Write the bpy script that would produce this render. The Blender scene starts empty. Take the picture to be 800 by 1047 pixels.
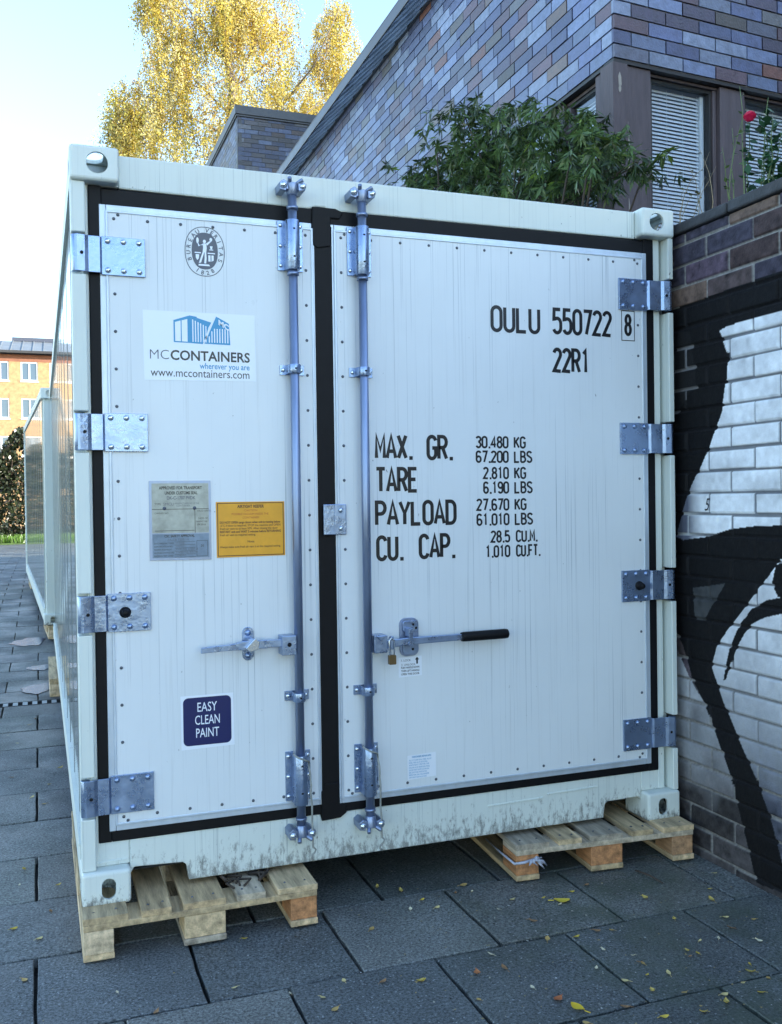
import bpy, bmesh, math, random
import numpy as np
from mathutils import Vector, Matrix
from math import radians as rad, sin, cos, pi
random.seed(7); rng = np.random.default_rng(7)
scene = bpy.context.scene
COL = scene.collection

# ------------------------------------------------------------------ camera
F_PX = 970.849
CAM = np.array([-0.112744, -3.370151, 1.513233])
AR = np.array([0.937642, -0.347321, -0.013995])
AU = np.array([0.016961, 0.005501, 0.999841])
AF = np.array([0.347189, 0.93773, -0.011049])
cd = bpy.data.cameras.new('camera'); cam = bpy.data.objects.new('camera', cd); COL.objects.link(cam)
cd.sensor_fit = 'HORIZONTAL'; cd.sensor_width = 36; cd.lens = F_PX / 800 * 36
cd.clip_start = 0.05; cd.clip_end = 2000
cam.matrix_world = Matrix(((AR[0], AU[0], -AF[0], CAM[0]), (AR[1], AU[1], -AF[1], CAM[1]), (AR[2], AU[2], -AF[2], CAM[2]), (0, 0, 0, 1)))
scene.camera = cam

# ------------------------------------------------------------------ light
SUN_AZ = math.atan2(0.80, -0.60); SUN_EL = rad(17)
w = bpy.data.worlds.new('World'); scene.world = w; w.use_nodes = True
nt = w.node_tree; nt.nodes.clear()
sky = nt.nodes.new('ShaderNodeTexSky'); sky.sky_type = 'NISHITA'; sky.sun_disc = False
sky.sun_elevation = SUN_EL; sky.sun_rotation = SUN_AZ; sky.altitude = 0; sky.air_density = 1.0; sky.dust_density = 0.2; sky.ozone_density = 1.35
bg = nt.nodes.new('ShaderNodeBackground'); bg.inputs[1].default_value = 0.15
wo = nt.nodes.new('ShaderNodeOutputWorld'); nt.links.new(sky.outputs[0], bg.inputs[0]); nt.links.new(bg.outputs[0], wo.inputs[0])
sd = bpy.data.lights.new('sun', 'SUN'); sd.energy = 3.0; sd.angle = rad(0.5); sd.color = (1, 0.93, 0.82)
sun = bpy.data.objects.new('sun', sd); COL.objects.link(sun)
sdir = Vector((sin(SUN_AZ) * cos(SUN_EL), cos(SUN_AZ) * cos(SUN_EL), sin(SUN_EL)))
sun.rotation_euler = sdir.to_track_quat('Z', 'Y').to_euler(); sun.location = (20, -20, 20)
scene.view_settings.view_transform = 'Standard'; scene.view_settings.look = 'None'
scene.view_settings.exposure = 2.15; scene.view_settings.gamma = 1; scene.view_settings.use_curve_mapping = False
scene.render.engine = 'CYCLES'
scene.cycles.max_bounces = 8

# ------------------------------------------------------------------ helpers
def px(u, v, axis, k):
    """the point of the plane axis = k that the photograph shows at (u, v)"""
    d = AF + AR * (u - 400) / F_PX - AU * (v - 523.5) / F_PX
    i = 'xyz'.index(axis); t = (k - CAM[i]) / d[i]
    return CAM + d * t

def sRGB(r, g, b):
    f = lambda c: (c / 255 / 12.92) if c / 255 <= 0.04045 else ((c / 255 + 0.055) / 1.055) ** 2.4
    return (f(r), f(g), f(b))

def mat(name, color, rough=0.6, metal=0.0, var=0.0, vscale=8.0, bump=0.0, bscale=60.0, stretch=(1, 1, 1), attr=None, spec=0.5, trans=None, rvar=0.0, sub=None, coat=0.0):
    """principled paint with noise variation (object coordinates), bump, optional colour attribute"""
    m = bpy.data.materials.new(name); m.use_nodes = True
    n = m.node_tree.nodes; l = m.node_tree.links; b = n['Principled BSDF']
    b.inputs['Roughness'].default_value = rough; b.inputs['Metallic'].default_value = metal
    b.inputs['Specular IOR Level'].default_value = spec
    if coat: b.inputs['Coat Weight'].default_value = coat; b.inputs['Coat Roughness'].default_value = 0.08
    tc = n.new('ShaderNodeTexCoord'); mp = n.new('ShaderNodeMapping'); mp.inputs['Scale'].default_value = stretch
    l.new(tc.outputs['Object'], mp.inputs[0])
    src = None
    if attr:
        a = n.new('ShaderNodeAttribute'); a.attribute_name = attr; src = a.outputs['Color']
    if var or src is not None:
        no = n.new('ShaderNodeTexNoise'); no.inputs['Scale'].default_value = vscale; no.inputs['Detail'].default_value = 6; no.inputs['Roughness'].default_value = 0.65
        l.new(mp.outputs[0], no.inputs[0])
        mr = n.new('ShaderNodeMapRange'); mr.inputs['From Min'].default_value = 0.3; mr.inputs['From Max'].default_value = 0.7
        mr.inputs['To Min'].default_value = 1 - var; mr.inputs['To Max'].default_value = 1 + var * 0.6
        l.new(no.outputs['Fac'], mr.inputs['Value'])
        mx = n.new('ShaderNodeVectorMath'); mx.operation = 'SCALE'
        if src is not None: l.new(src, mx.inputs[0])
        else: mx.inputs[0].default_value = color
        l.new(mr.outputs[0], mx.inputs['Scale']); l.new(mx.outputs[0], b.inputs['Base Color'])
        if rvar:
            m2 = n.new('ShaderNodeMapRange'); m2.inputs['From Min'].default_value = 0.3; m2.inputs['From Max'].default_value = 0.7
            m2.inputs['To Min'].default_value = rough - rvar; m2.inputs['To Max'].default_value = rough + rvar
            l.new(no.outputs['Fac'], m2.inputs['Value']); l.new(m2.outputs[0], b.inputs['Roughness'])
    else:
        b.inputs['Base Color'].default_value = (*color, 1)
    if bump:
        nb = n.new('ShaderNodeTexNoise'); nb.inputs['Scale'].default_value = bscale; nb.inputs['Detail'].default_value = 5
        l.new(mp.outputs[0], nb.inputs[0])
        bp = n.new('ShaderNodeBump'); bp.inputs['Strength'].default_value = bump; bp.inputs['Distance'].default_value = 0.01
        l.new(nb.outputs['Fac'], bp.inputs['Height']); l.new(bp.outputs[0], b.inputs['Normal'])
    return m

class MB:
    def __init__(s): s.v = []; s.f = []; s.m = []; s.c = []; s.sm = []
    def add(s, vs, fs, mi=0, col=(1, 1, 1), smooth=False):
        o = len(s.v); s.v += [tuple(map(float, p)) for p in vs]
        for f in fs: s.f.append(tuple(o + i for i in f)); s.m.append(mi); s.c.append(col); s.sm.append(smooth)
        return s
    def box(s, x0, x1, y0, y1, z0, z1, mi=0, col=(1, 1, 1)):
        vs = [(x, y, z) for z in (z0, z1) for y in (y0, y1) for x in (x0, x1)]
        return s.add(vs, [(0, 2, 3, 1), (4, 5, 7, 6), (0, 1, 5, 4), (2, 6, 7, 3), (0, 4, 6, 2), (1, 3, 7, 5)], mi, col)
    def prism(s, poly, y0, y1, mi=0, col=(1, 1, 1)):
        """outline in (x, z), from y0 (front) to y1"""
        n = len(poly); vs = [(a, y0, b) for a, b in poly] + [(a, y1, b) for a, b in poly]
        fs = [tuple(range(n)), tuple(range(2 * n - 1, n - 1, -1))] + [(i, i + n, (i + 1) % n + n, (i + 1) % n) for i in range(n)]
        return s.add(vs, fs, mi, col)
    def sheet(s, poly, y, mi=0, col=(1, 1, 1)):
        return s.add([(a, y, b) for a, b in poly], [tuple(range(len(poly)))], mi, col)
    def tube(s, pts, r, n=12, mi=0, caps=True, smooth=True, col=(1, 1, 1)):
        pts = [Vector(p) for p in pts]; rs = r if isinstance(r, (list, tuple)) else [r] * len(pts)
        vs = []; fs = []
        t0 = (pts[1] - pts[0]).normalized(); up = Vector((0, 0, 1)) if abs(t0.z) < 0.9 else Vector((1, 0, 0))
        a = t0.cross(up).normalized()
        for i, p in enumerate(pts):
            t = (pts[min(i + 1, len(pts) - 1)] - pts[max(i - 1, 0)]).normalized()
            a = (a - t * a.dot(t)).normalized(); b = t.cross(a)
            for k in range(n):
                q = 2 * pi * k / n; vs.append(p + (a * cos(q) + b * sin(q)) * rs[i])
        for i in range(len(pts) - 1):
            for k in range(n):
                fs.append((i * n + k, i * n + (k + 1) % n, (i + 1) * n + (k + 1) % n, (i + 1) * n + k))
        s.add(vs, fs, mi, col, smooth)
        if caps:
            o = len(s.v) - len(vs)
            s.f += [tuple(o + k for k in range(n))[::-1], tuple(o + (len(pts) - 1) * n + k for k in range(n))]
            s.m += [mi] * 2; s.c += [col] * 2; s.sm += [False] * 2
        return s
    def dome(s, x, y, z, r, h, n=10, mi=0):
        """a bolt or rivet head standing out towards -y"""
        vs = []; fs = []
        for j, (rr, hh) in enumerate(((1, 0), (0.92, 0.45), (0.6, 0.85))):
            for k in range(n): q = 2 * pi * k / n; vs.append((x + r * rr * cos(q), y - h * hh, z + r * rr * sin(q)))
        vs.append((x, y - h, z))
        for j in range(2):
            for k in range(n): fs.append((j * n + k, j * n + (k + 1) % n, (j + 1) * n + (k + 1) % n, (j + 1) * n + k))
        for k in range(n): fs.append((2 * n + k, 2 * n + (k + 1) % n, 3 * n))
        return s.add(vs, fs, mi, smooth=True)
    def build(s, name, mats, parent=None, bevel=0, loc=None, seg=2):
        me = bpy.data.meshes.new(name); me.from_pydata(s.v, [], s.f)
        for m in (mats if isinstance(mats, (list, tuple)) else [mats]): me.materials.append(m)
        me.polygons.foreach_set('material_index', s.m); me.polygons.foreach_set('use_smooth', s.sm)
        ca = me.color_attributes.new('tint', 'FLOAT_COLOR', 'CORNER')
        arr = np.ones((len(me.loops), 4), np.float32); cnt = np.array([len(f) for f in s.f])
        if len(cnt): arr[:, :3] = np.repeat(np.array(s.c, np.float32), cnt, axis=0)
        ca.data.foreach_set('color', arr.ravel()); me.update()
        bm = bmesh.new(); bm.from_mesh(me); bmesh.ops.recalc_face_normals(bm, faces=bm.faces); bm.to_mesh(me); bm.free()
        o = bpy.data.objects.new(name, me); COL.objects.link(o)
        if parent: o.parent = parent
        if loc is not None: o.location = loc
        if bevel:
            b = o.modifiers.new('bevel', 'BEVEL'); b.width = bevel; b.segments = seg; b.limit_method = 'ANGLE'; b.angle_limit = rad(35)
        return o

def tag(o, label=None, cat=None, group=None, kind=None):
    for k, v in (('label', label), ('category', cat), ('group', group), ('kind', kind)):
        if v: o[k] = v
    return o
def empty(name, loc=(0, 0, 0), rz=0, label=None, cat=None, group=None):
    o = bpy.data.objects.new(name, None); COL.objects.link(o); o.location = loc; o.rotation_euler = (0, 0, rz); o.empty_display_size = 0.2
    return tag(o, label, cat, group)
def copy_tree(o, parent=None, skip=()):
    c = o.copy(); COL.objects.link(c); c.parent = parent
    for ch in list(o.children):
        if ch.name.split('.')[0] not in skip: copy_tree(ch, c, skip)
    return c
def np_mesh(name, V, Q, mats, parent=None, col=None, mi=None, smooth=False, point_col=None):
    """big quad meshes straight from arrays; col per face"""
    me = bpy.data.meshes.new(name); k = Q.shape[1]
    me.vertices.add(len(V)); me.vertices.foreach_set('co', V.astype(np.float32).ravel())
    me.loops.add(Q.size); me.loops.foreach_set('vertex_index', Q.astype(np.int32).ravel())
    me.polygons.add(len(Q)); me.polygons.foreach_set('loop_start', np.arange(0, Q.size, k, dtype=np.int32))
    for m in (mats if isinstance(mats, (list, tuple)) else [mats]): me.materials.append(m)
    if mi is not None: me.polygons.foreach_set('material_index', mi.astype(np.int32))
    if smooth: me.polygons.foreach_set('use_smooth', np.ones(len(Q), bool))
    me.update(calc_edges=True); me.validate()
    if col is not None:
        ca = me.color_attributes.new('tint', 'FLOAT_COLOR', 'CORNER'); a = np.ones((Q.size, 4), np.float32); a[:, :3] = np.repeat(col, k, axis=0); ca.data.foreach_set('color', a.ravel())
    if point_col is not None:
        ca = me.color_attributes.new('tint', 'FLOAT_COLOR', 'POINT'); a = np.ones((len(V), 4), np.float32); a[:, :3] = point_col; ca.data.foreach_set('color', a.ravel())
    o = bpy.data.objects.new(name, me); COL.objects.link(o)
    if parent: o.parent = parent
    return o

# ---- lettering: a narrow single-stroke alphabet for the container figures
def arc(cx, cy, rx, ry, a0, a1, n=7): return [(cx + rx * cos(rad(a0 + (a1 - a0) * i / n)), cy + ry * sin(rad(a0 + (a1 - a0) * i / n))) for i in range(n + 1)]
W_ = 1.0
GL = {
 'O': [arc(.5, .78, .5, .22, 0, 180, 10) + arc(.5, .22, .5, .22, 180, 360, 10) + [(1, .78)]],
 'U': [[(0, 1)] + arc(.5, .22, .5, .22, 180, 360, 10) + [(1, 1)]],
 'L': [[(0, 1), (0, 0), (.95, 0)]],
 '5': [[(.95, 1), (.1, 1), (.05, .58)] + arc(.5, .40, .5, .22, 120, 0, 8) + arc(.5, .22, .5, .22, 0, -160, 9)],
 '7': [[(0, 1), (1, 1), (.35, 0)]],
 '2': [arc(.5, .78, .5, .22, 165, -30, 9) + [(0, .02), (1, 0)]],
 '8': [arc(.5, .77, .44, .23, -90, 270, 16), arc(.5, .27, .5, .27, 90, 450, 16)],
 'R': [[(0, 0), (0, 1), (.5, 1)] + arc(.5, .75, .5, .25, 90, -90, 8) + [(0, .5)], [(.5, .5), (1, 0)]],
 '1': [[(.2, .84), (.55, 1), (.55, 0)]],
 'M': [[(0, 0), (0, 1), (.5, .35), (1, 1), (1, 0)]],
 'A': [[(-.05, 0), (.5, 1), (1.05, 0)], [(.18, .3), (.82, .3)]],
 'X': [[(0, 0), (1, 1)], [(0, 1), (1, 0)]],
 'G': [arc(.5, .78, .5, .22, 10, 180, 9) + arc(.5, .22, .5, .22, 180, 360, 9) + [(1, .48), (.55, .48)]],
 'T': [[(-.05, 1), (1.05, 1)], [(.5, 1), (.5, 0)]],
 'E': [[(.95, 1), (0, 1), (0, 0), (.95, 0)], [(0, .52), (.8, .52)]],
 'P': [[(0, 0), (0, 1), (.5, 1)] + arc(.5, .74, .5, .26, 90, -90, 8) + [(0, .48)]],
 'Y': [[(-.05, 1), (.5, .48), (1.05, 1)], [(.5, .48), (.5, 0)]],
 'D': [[(0, 0), (0, 1), (.45, 1)] + arc(.45, .72, .55, .28, 90, 0, 6) + arc(.45, .28, .55, .28, 0, -90, 6) + [(0, 0)]],
 'C': [arc(.5, .78, .5, .22, 10, 180, 9) + arc(.5, .22, .5, .22, 180, 350, 9)],
 'K': [[(0, 0), (0, 1)], [(1, 1), (.02, .42)], [(.3, .6), (1, 0)]],
 'B': [[(0, 0), (0, 1), (.45, 1)] + arc(.45, .76, .45, .24, 90, -90, 7) + [(0, .52)], arc(.5, .26, .5, .26, 90, -90, 7) + [(0, 0)]],
 'S': [arc(.5, .77, .5, .23, 20, 210, 10) + arc(.5, .24, .5, .24, 45, -160, 10)],
 '3': [arc(.5, .78, .5, .22, 160, -60, 8) + [(.45, .54)], [(.5, .54)] + arc(.5, .25, .5, .25, 60, -160, 9)],
 '4': [[(.75, 0), (.75, 1), (0, .28), (1.05, .28)]],
 '6': [arc(.5, .27, .5, .27, 0, 360, 14), [(.02, .3), (.02, .7)] + arc(.5, .78, .48, .22, 180, 20, 7)],
 '9': [arc(.5, .73, .5, .27, 0, 360, 14), [(.98, .7), (.98, .3)] + arc(.5, .22, .48, .22, 0, -160, 7)],
 'F': [[(.95, 1), (0, 1), (0, 0)], [(0, .52), (.8, .52)]],
 '.': [[(.0, 0.0), (.14, 0.0)]],
}
GL['0'] = GL['O']
def stroke(mb, pts, w, y, mi=0):
    P = [Vector((a, b)) for a, b in pts]
    Q = [P[0]]
    for p in P[1:]:
        if (p - Q[-1]).length > 1e-6: Q.append(p)
    P = Q
    closed = (P[0] - P[-1]).length < 1e-6 and len(P) > 3
    L = []; R = []; n = len(P)
    for i in range(n):
        if closed: a = P[i] - P[i - 1 if i > 0 else n - 2]; b = P[(i + 1) if i < n - 1 else 1] - P[i]
        else: a = P[i] - P[i - 1] if i > 0 else P[1] - P[0]; b = P[i + 1] - P[i] if i < n - 1 else P[i] - P[i - 1]
        a.normalize(); b.normalize(); na = Vector((-a.y, a.x)); nb = Vector((-b.y, b.x)); m = (na + nb)
        if m.length < 1e-3: m = na
        m.normalize(); k = min(1 / max(m.dot(na), 0.3), 1.9)
        L.append(P[i] + m * w / 2 * k); R.append(P[i] - m * w / 2 * k)
    vs = [(p.x, y, p.y) for q in zip(L, R) for p in q]
    mb.add(vs, [(2 * i, 2 * i + 1, 2 * i + 3, 2 * i + 2) for i in range(n - 1)], mi)
def lettering(mb, s, x0, x1, z0, h, w, y, mi=0, slope=0.0):
    adv = []; x = 0.0; cw, gap = 1.0, 0.42
    for ch in s:
        adv.append(x); x += (0.42 + gap * .6) if ch == '.' else (0.8 + gap) if ch == ' ' else cw + gap
    tot = x - gap; k = (x1 - x0 - w) / tot
    for ch, a in zip(s, adv):
        if ch == ' ': continue
        for j, st in enumerate(GL[ch]):
            pts = [(x0 + w / 2 + (a + p * 1.0) * k, z0 + w / 2 + q * (h - w)) for p, q in st]
            if ch == '.': pts = [(pts[0][0], pts[0][1]), (pts[0][0] + w, pts[0][1])]
            stroke(mb, pts, w, y - 0.00003 * j, mi)

# ---- ordinary sans lettering, taken from Blender's own built-in font
def font_text(mb, s, x0, z0, h, y, width=None, align='LEFT', mi=0, bold=0.0, shear=0.0, T=None, wscale=1.0):
    cu = bpy.data.curves.new('t', 'FONT'); cu.body = s; cu.size = 1; cu.offset = bold; cu.shear = shear; cu.resolution_u = 3
    ob = bpy.data.objects.new('t', cu); COL.objects.link(ob)
    dg = bpy.context.evaluated_depsgraph_get(); me = bpy.data.meshes.new_from_object(ob.evaluated_get(dg))
    vs = [v.co.copy() for v in me.vertices]; fs = [tuple(p.vertices) for p in me.polygons]
    bpy.data.objects.remove(ob); bpy.data.curves.remove(cu); bpy.data.meshes.remove(me)
    if not vs: return
    xa = min(v.x for v in vs); xb = max(v.x for v in vs); k = h / 0.70
    kx = k * wscale if width is None else width / (xb - xa)
    wd = (xb - xa) * kx; off = {'LEFT': 0, 'CENTER': -wd / 2, 'RIGHT': -wd}[align]
    out = [(x0 + off + (v.x - xa) * kx, z0 + v.y * k) for v in vs]
    if T: out = [T(a, b) for a, b in out]
    mb.add([(a, y, b) for a, b in out], fs, mi)

def stadium(cx, cz, rw, rh, n=8):
    r = min(rw, rh)
    if rh >= rw: return [(cx + r * cos(pi * i / n), cz + rh - r + r * sin(pi * i / n)) for i in range(n + 1)] + [(cx + r * cos(pi + pi * i / n), cz - rh + r + r * sin(pi + pi * i / n)) for i in range(n + 1)]
    return [(cx + rw - r + r * cos(-pi / 2 + pi * i / n), cz + r * sin(-pi / 2 + pi * i / n)) for i in range(n + 1)] + [(cx - rw + r + r * cos(pi / 2 + pi * i / n), cz + r * sin(pi / 2 + pi * i / n)) for i in range(n + 1)]
def roundrect(x0, x1, z0, z1, r, n=5):
    o = []
    for cx, cz, a in ((x1 - r, z1 - r, 0), (x0 + r, z1 - r, 90), (x0 + r, z0 + r, 180), (x1 - r, z0 + r, 270)):
        o += [(cx + r * cos(rad(a + 90 * i / n)), cz + r * sin(rad(a + 90 * i / n))) for i in range(n + 1)]
    return o
def ellipse(cx, cz, a, b, n=40): return [(cx + a * cos(2 * pi * i / n), cz + b * sin(2 * pi * i / n)) for i in range(n)]
def superell(cx, cz, a, b, n=40, e=0.82):
    f = lambda t: math.copysign(abs(t) ** e, t)
    return [(cx + a * f(cos(2 * pi * i / n)), cz + b * f(sin(2 * pi * i / n))) for i in range(n)]

def paint_mat(name, color, rough, streak=0.12, dirt=0.0, ln=.62, dz0=0.0, dz1=0.3, lines=True, coat=0.0, speck=True, bmp=.10):
    """weathered container paint: vertical streaks, scratches, grime (a band that thins upward is where mud has splashed)"""
    m = bpy.data.materials.new(name); m.use_nodes = True
    n = m.node_tree.nodes; l = m.node_tree.links; b = n['Principled BSDF']
    tc = n.new('ShaderNodeTexCoord')
    def noise(scale, st, det=5, rg=.6):
        mp = n.new('ShaderNodeMapping'); mp.inputs['Scale'].default_value = st; l.new(tc.outputs['Object'], mp.inputs[0])
        t = n.new('ShaderNodeTexNoise'); t.inputs['Scale'].default_value = scale; t.inputs['Detail'].default_value = det; t.inputs['Roughness'].default_value = rg; l.new(mp.outputs[0], t.inputs[0]); return t.outputs['Fac']
    def ramp(fac, a, b_, c0, c1):
        r = n.new('ShaderNodeMapRange'); r.inputs['From Min'].default_value = a; r.inputs['From Max'].default_value = b_; r.inputs['To Min'].default_value = c0; r.inputs['To Max'].default_value = c1; l.new(fac, r.inputs['Value']); return r.outputs[0]
    def mul(a, b_):
        t = n.new('ShaderNodeMath'); t.operation = 'MULTIPLY'; l.new(a, t.inputs[0])
        if isinstance(b_, (int, float)): t.inputs[1].default_value = b_
        else: l.new(b_, t.inputs[1])
        return t.outputs[0]
    def mix(fac, a, c):
        t = n.new('ShaderNodeMix'); t.data_type = 'RGBA'; l.new(fac, t.inputs['Factor'])
        if isinstance(a, tuple): t.inputs['A'].default_value = (*a, 1)
        else: l.new(a, t.inputs['A'])
        t.inputs['B'].default_value = (*c, 1); return t.outputs['Result']
    big = noise(1.6, (1, 1, .7)); col = mix(ramp(big, .35, .65, 0, 1), color, tuple(c * .93 for c in color))
    s1 = noise(9, (6, 6, .12), 6, .7); s2 = noise(30, (6, 6, .022), 2, .5); brk = noise(1.4, (1.5, 1.5, .8), 4)
    col = mix(mul(ramp(s1, .56, .74, 0, 1), streak * 2.6), col, tuple(c * .55 for c in color))
    if lines:
        col = mix(mul(mul(ramp(s2, .62, .68, 0, 1), ramp(brk, .40, .6, 0, 1)), ln), col, (color[0] * .42, color[1] * .46, color[2] * .50))
    if speck:
        sp = noise(55, (1, 1, .6), 2, .5); spb = noise(3.0, (1, 1, 1), 3)
        col = mix(mul(ramp(sp, .735, .76, 0, 1), ramp(spb, .45, .6, 0, .85)), col, (.07, .075, .08))
    if dirt:
        sx = n.new('ShaderNodeSeparateXYZ'); l.new(tc.outputs['Object'], sx.inputs[0])
        g = ramp(sx.outputs['Z'], dz0, dz1, 1, 0); dn = noise(34, (1.5, 1.5, .6), 9, .80)
        t = n.new('ShaderNodeMath'); t.operation = 'ADD'; l.new(dn, t.inputs[0]); l.new(mul(g, .26), t.inputs[1])
        col = mix(mul(ramp(t.outputs[0], .64, .76, 0, 1), dirt), col, (.10, .10, .095))
    l.new(col, b.inputs['Base Color'])
    l.new(ramp(noise(5, (1, 1, .5)), .3, .7, rough - .05, rough + .1), b.inputs['Roughness'])
    if coat: b.inputs['Coat Weight'].default_value = coat; b.inputs['Coat Roughness'].default_value = .04
    bp = n.new('ShaderNodeBump'); bp.inputs['Strength'].default_value = bmp; bp.inputs['Distance'].default_value = .004
    hh_ = n.new('ShaderNodeMath'); hh_.operation = 'MULTIPLY_ADD'; l.new(noise(1.7, (1, 1, .8), 3, .5), hh_.inputs[0]); hh_.inputs[1].default_value = 3.5; l.new(noise(14, (5, 5, .12), 4, .6), hh_.inputs[2]); l.new(hh_.outputs[0], bp.inputs['Height']); l.new(bp.outputs[0], b.inputs['Normal'])
    return m

# ------------------------------------------------------------------ materials
M = {}
M['frame'] = paint_mat('cream_frame_paint', (.66, .71, .67), .42, .16, dirt=.0)
M['sill'] = paint_mat('dirty_sill_paint', (.66, .71, .67), .5, .16, dirt=.72, dz0=.14, dz1=.35)
M['cast'] = paint_mat('chipped_casting_paint', (.66, .71, .67), .5, .16, dirt=.85, dz0=-.012, dz1=.085)
M['door'] = paint_mat('white_door_paint', (.71, .745, .765), .32, .13, ln=.8)
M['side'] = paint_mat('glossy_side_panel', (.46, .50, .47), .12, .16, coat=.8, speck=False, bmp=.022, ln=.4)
M['seam'] = mat('panel_seam', (.20, .23, .24), .4)
M['rubber'] = mat('black_rubber', (.0035, .0035, .005), .55, var=.3, vscale=20, spec=.22)
M['trim'] = mat('aluminium_trim', (.55, .62, .70), .38, .35, var=.12, vscale=20, stretch=(1, 1, .4))
M['galv'] = mat('galvanised_steel', (.27, .36, .54), .30, .80, var=.18, vscale=16, rvar=.10, bump=.12, bscale=50)
M['rod'] = mat('dull_galvanised_bar', (.25, .31, .45), .36, .75, var=.25, vscale=14, rvar=.1, stretch=(1, 1, .2))
M['bolt'] = mat('bright_bolt', (.62, .68, .75), .22, .9)
M['rivet'] = mat('dark_rivet', (.10, .11, .13), .35, .6)
M['brass'] = mat('old_brass', (.16, .11, .05), .4, .7)
M['black'] = mat('black_vinyl', (.008, .008, .010), .35)
M['cavity'] = mat('dark_cavity', (.03, .03, .03), .8)
M['white'] = mat('white_vinyl', (.78, .82, .88), .35)
M['cyan'] = mat('blue_print', (.02, .26, .50), .35)
M['greyink'] = mat('grey_print', (.08, .09, .12), .4)
M['navy'] = mat('navy_print', (.006, .012, .09), .3)
M['yellow'] = mat('yellow_vinyl', (.75, .34, .012), .4, var=.1, vscale=20)
M['redink'] = mat('red_print', (.42, .06, .01), .4)
M['brownink'] = mat('brown_print', (.10, .035, .005), .4)
M['plate'] = mat('etched_plate', (.29, .32, .31), .35, .35, var=.35, vscale=18)
M['platelow'] = mat('etched_plate_blue', (.14, .20, .29), .35, .4, var=.3, vscale=18)
M['wood'] = mat('pallet_wood', (.44, .33, .19), .75, var=.62, vscale=5, stretch=(6, .7, 6), bump=.35, bscale=30, attr='tint')
M['gran'] = None
M['mortar'] = mat('grey_mortar', (.14, .14, .14), .95, var=.2, vscale=30, bump=.3, bscale=90)
M['mortarlow'] = mat('planter_mortar', (.2, .19, .17), .95, attr='tint', var=.2, vscale=30)
M['brick'] = mat('clinker_brick', (.2, .2, .25), .42, attr='tint', var=.38, vscale=18, bump=.35, bscale=70, rvar=.12)
M['ybrick'] = mat('yellow_brick', (.40, .25, .12), .8, var=.4, vscale=3.5, bump=0)
M['wframe'] = mat('brown_window_paint', (.085, .065, .075), .6, var=.35, vscale=9, stretch=(2, 2, .3), bump=.25, bscale=50)
M['wdark'] = mat('dark_rebate_and_gap', (.012, .012, .014), .5)
M['blind'] = mat('white_blind', (.84, .87, .90), .45)
M['dark'] = mat('dark_interior', (.03, .032, .035), .9)
M['room'] = mat('plain_room_wall', (.30, .34, .38), .9)
M['zinc'] = mat('weathered_zinc', (.10, .10, .105), .45, .4, var=.35, vscale=3, rvar=.1)
M['slate'] = mat('roof_lath', (.66, .72, .82), .4, .0, var=.4, vscale=6, stretch=(3, .4, 1))
M['cap'] = mat('dark_coping', (.035, .035, .038), .7, var=.5, vscale=14, bump=.4, bscale=40)
M['soil'] = mat('dark_soil', (.025, .020, .014), .95, bump=.6, bscale=30)
M['bark'] = mat('brown_bark', (.055, .04, .03), .85, var=.4, vscale=10, bump=.4, bscale=25)
M['bbark'] = mat('birch_bark', (.17, .14, .12), .7, var=.5, vscale=3)
M['roofsheet'] = mat('grey_roof_sheet', (.22, .24, .25), .5, .2, var=.2, vscale=1)
M['wwhite'] = mat('white_window_paint', (.75, .76, .76), .5)
M['grass'] = mat('grass_soil', (.05, .09, .02), .9, var=.5, vscale=5)

def glass(name, tint=(.9, .95, 1), fres=1.5):
    m = bpy.data.materials.new(name); m.use_nodes = True; n = m.node_tree.nodes; l = m.node_tree.links; n.remove(n['Principled BSDF'])
    out = n['Material Output']; mx = n.new('ShaderNodeMixShader'); tr = n.new('ShaderNodeBsdfTransparent'); gl = n.new('ShaderNodeBsdfGlossy')
    tr.inputs[0].default_value = (*tint, 1); gl.inputs['Roughness'].default_value = .01; 
    nz = n.new('ShaderNodeTexNoise'); nz.inputs['Scale'].default_value = 1.3; bp = n.new('ShaderNodeBump'); bp.inputs['Strength'].default_value = .03
    l.new(nz.outputs['Fac'], bp.inputs['Height']); l.new(bp.outputs[0], gl.inputs['Normal'])
    ge = n.new('ShaderNodeNewGeometry'); dp = n.new('ShaderNodeVectorMath'); dp.operation = 'DOT_PRODUCT'; l.new(ge.outputs['Normal'], dp.inputs[0]); l.new(ge.outputs['Incoming'], dp.inputs[1])
    ab = n.new('ShaderNodeMath'); ab.operation = 'ABSOLUTE'; l.new(dp.outputs['Value'], ab.inputs[0]); om = n.new('ShaderNodeMath'); om.operation = 'SUBTRACT'; om.inputs[0].default_value = 1; l.new(ab.outputs[0], om.inputs[1])
    pwn = n.new('ShaderNodeMath'); pwn.operation = 'POWER'; l.new(om.outputs[0], pwn.inputs[0]); pwn.inputs[1].default_value = 5
    f0 = ((fres - 1) / (fres + 1)) ** 2; ma = n.new('ShaderNodeMath'); ma.operation = 'MULTIPLY_ADD'; l.new(pwn.outputs[0], ma.inputs[0]); ma.inputs[1].default_value = 1 - f0; ma.inputs[2].default_value = f0; fr = ma
    l.new(fr.outputs[0], mx.inputs[0]); l.new(tr.outputs[0], mx.inputs[1]); l.new(gl.outputs[0], mx.inputs[2]); l.new(mx.outputs[0], out.inputs[0]); return m
M['glass'] = glass('window_glass', tint=(.85, .9, .95), fres=2.3)
M['glassfar'] = mat('far_window_glass', (.05, .08, .12), .08, .0, spec=1.0)

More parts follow.
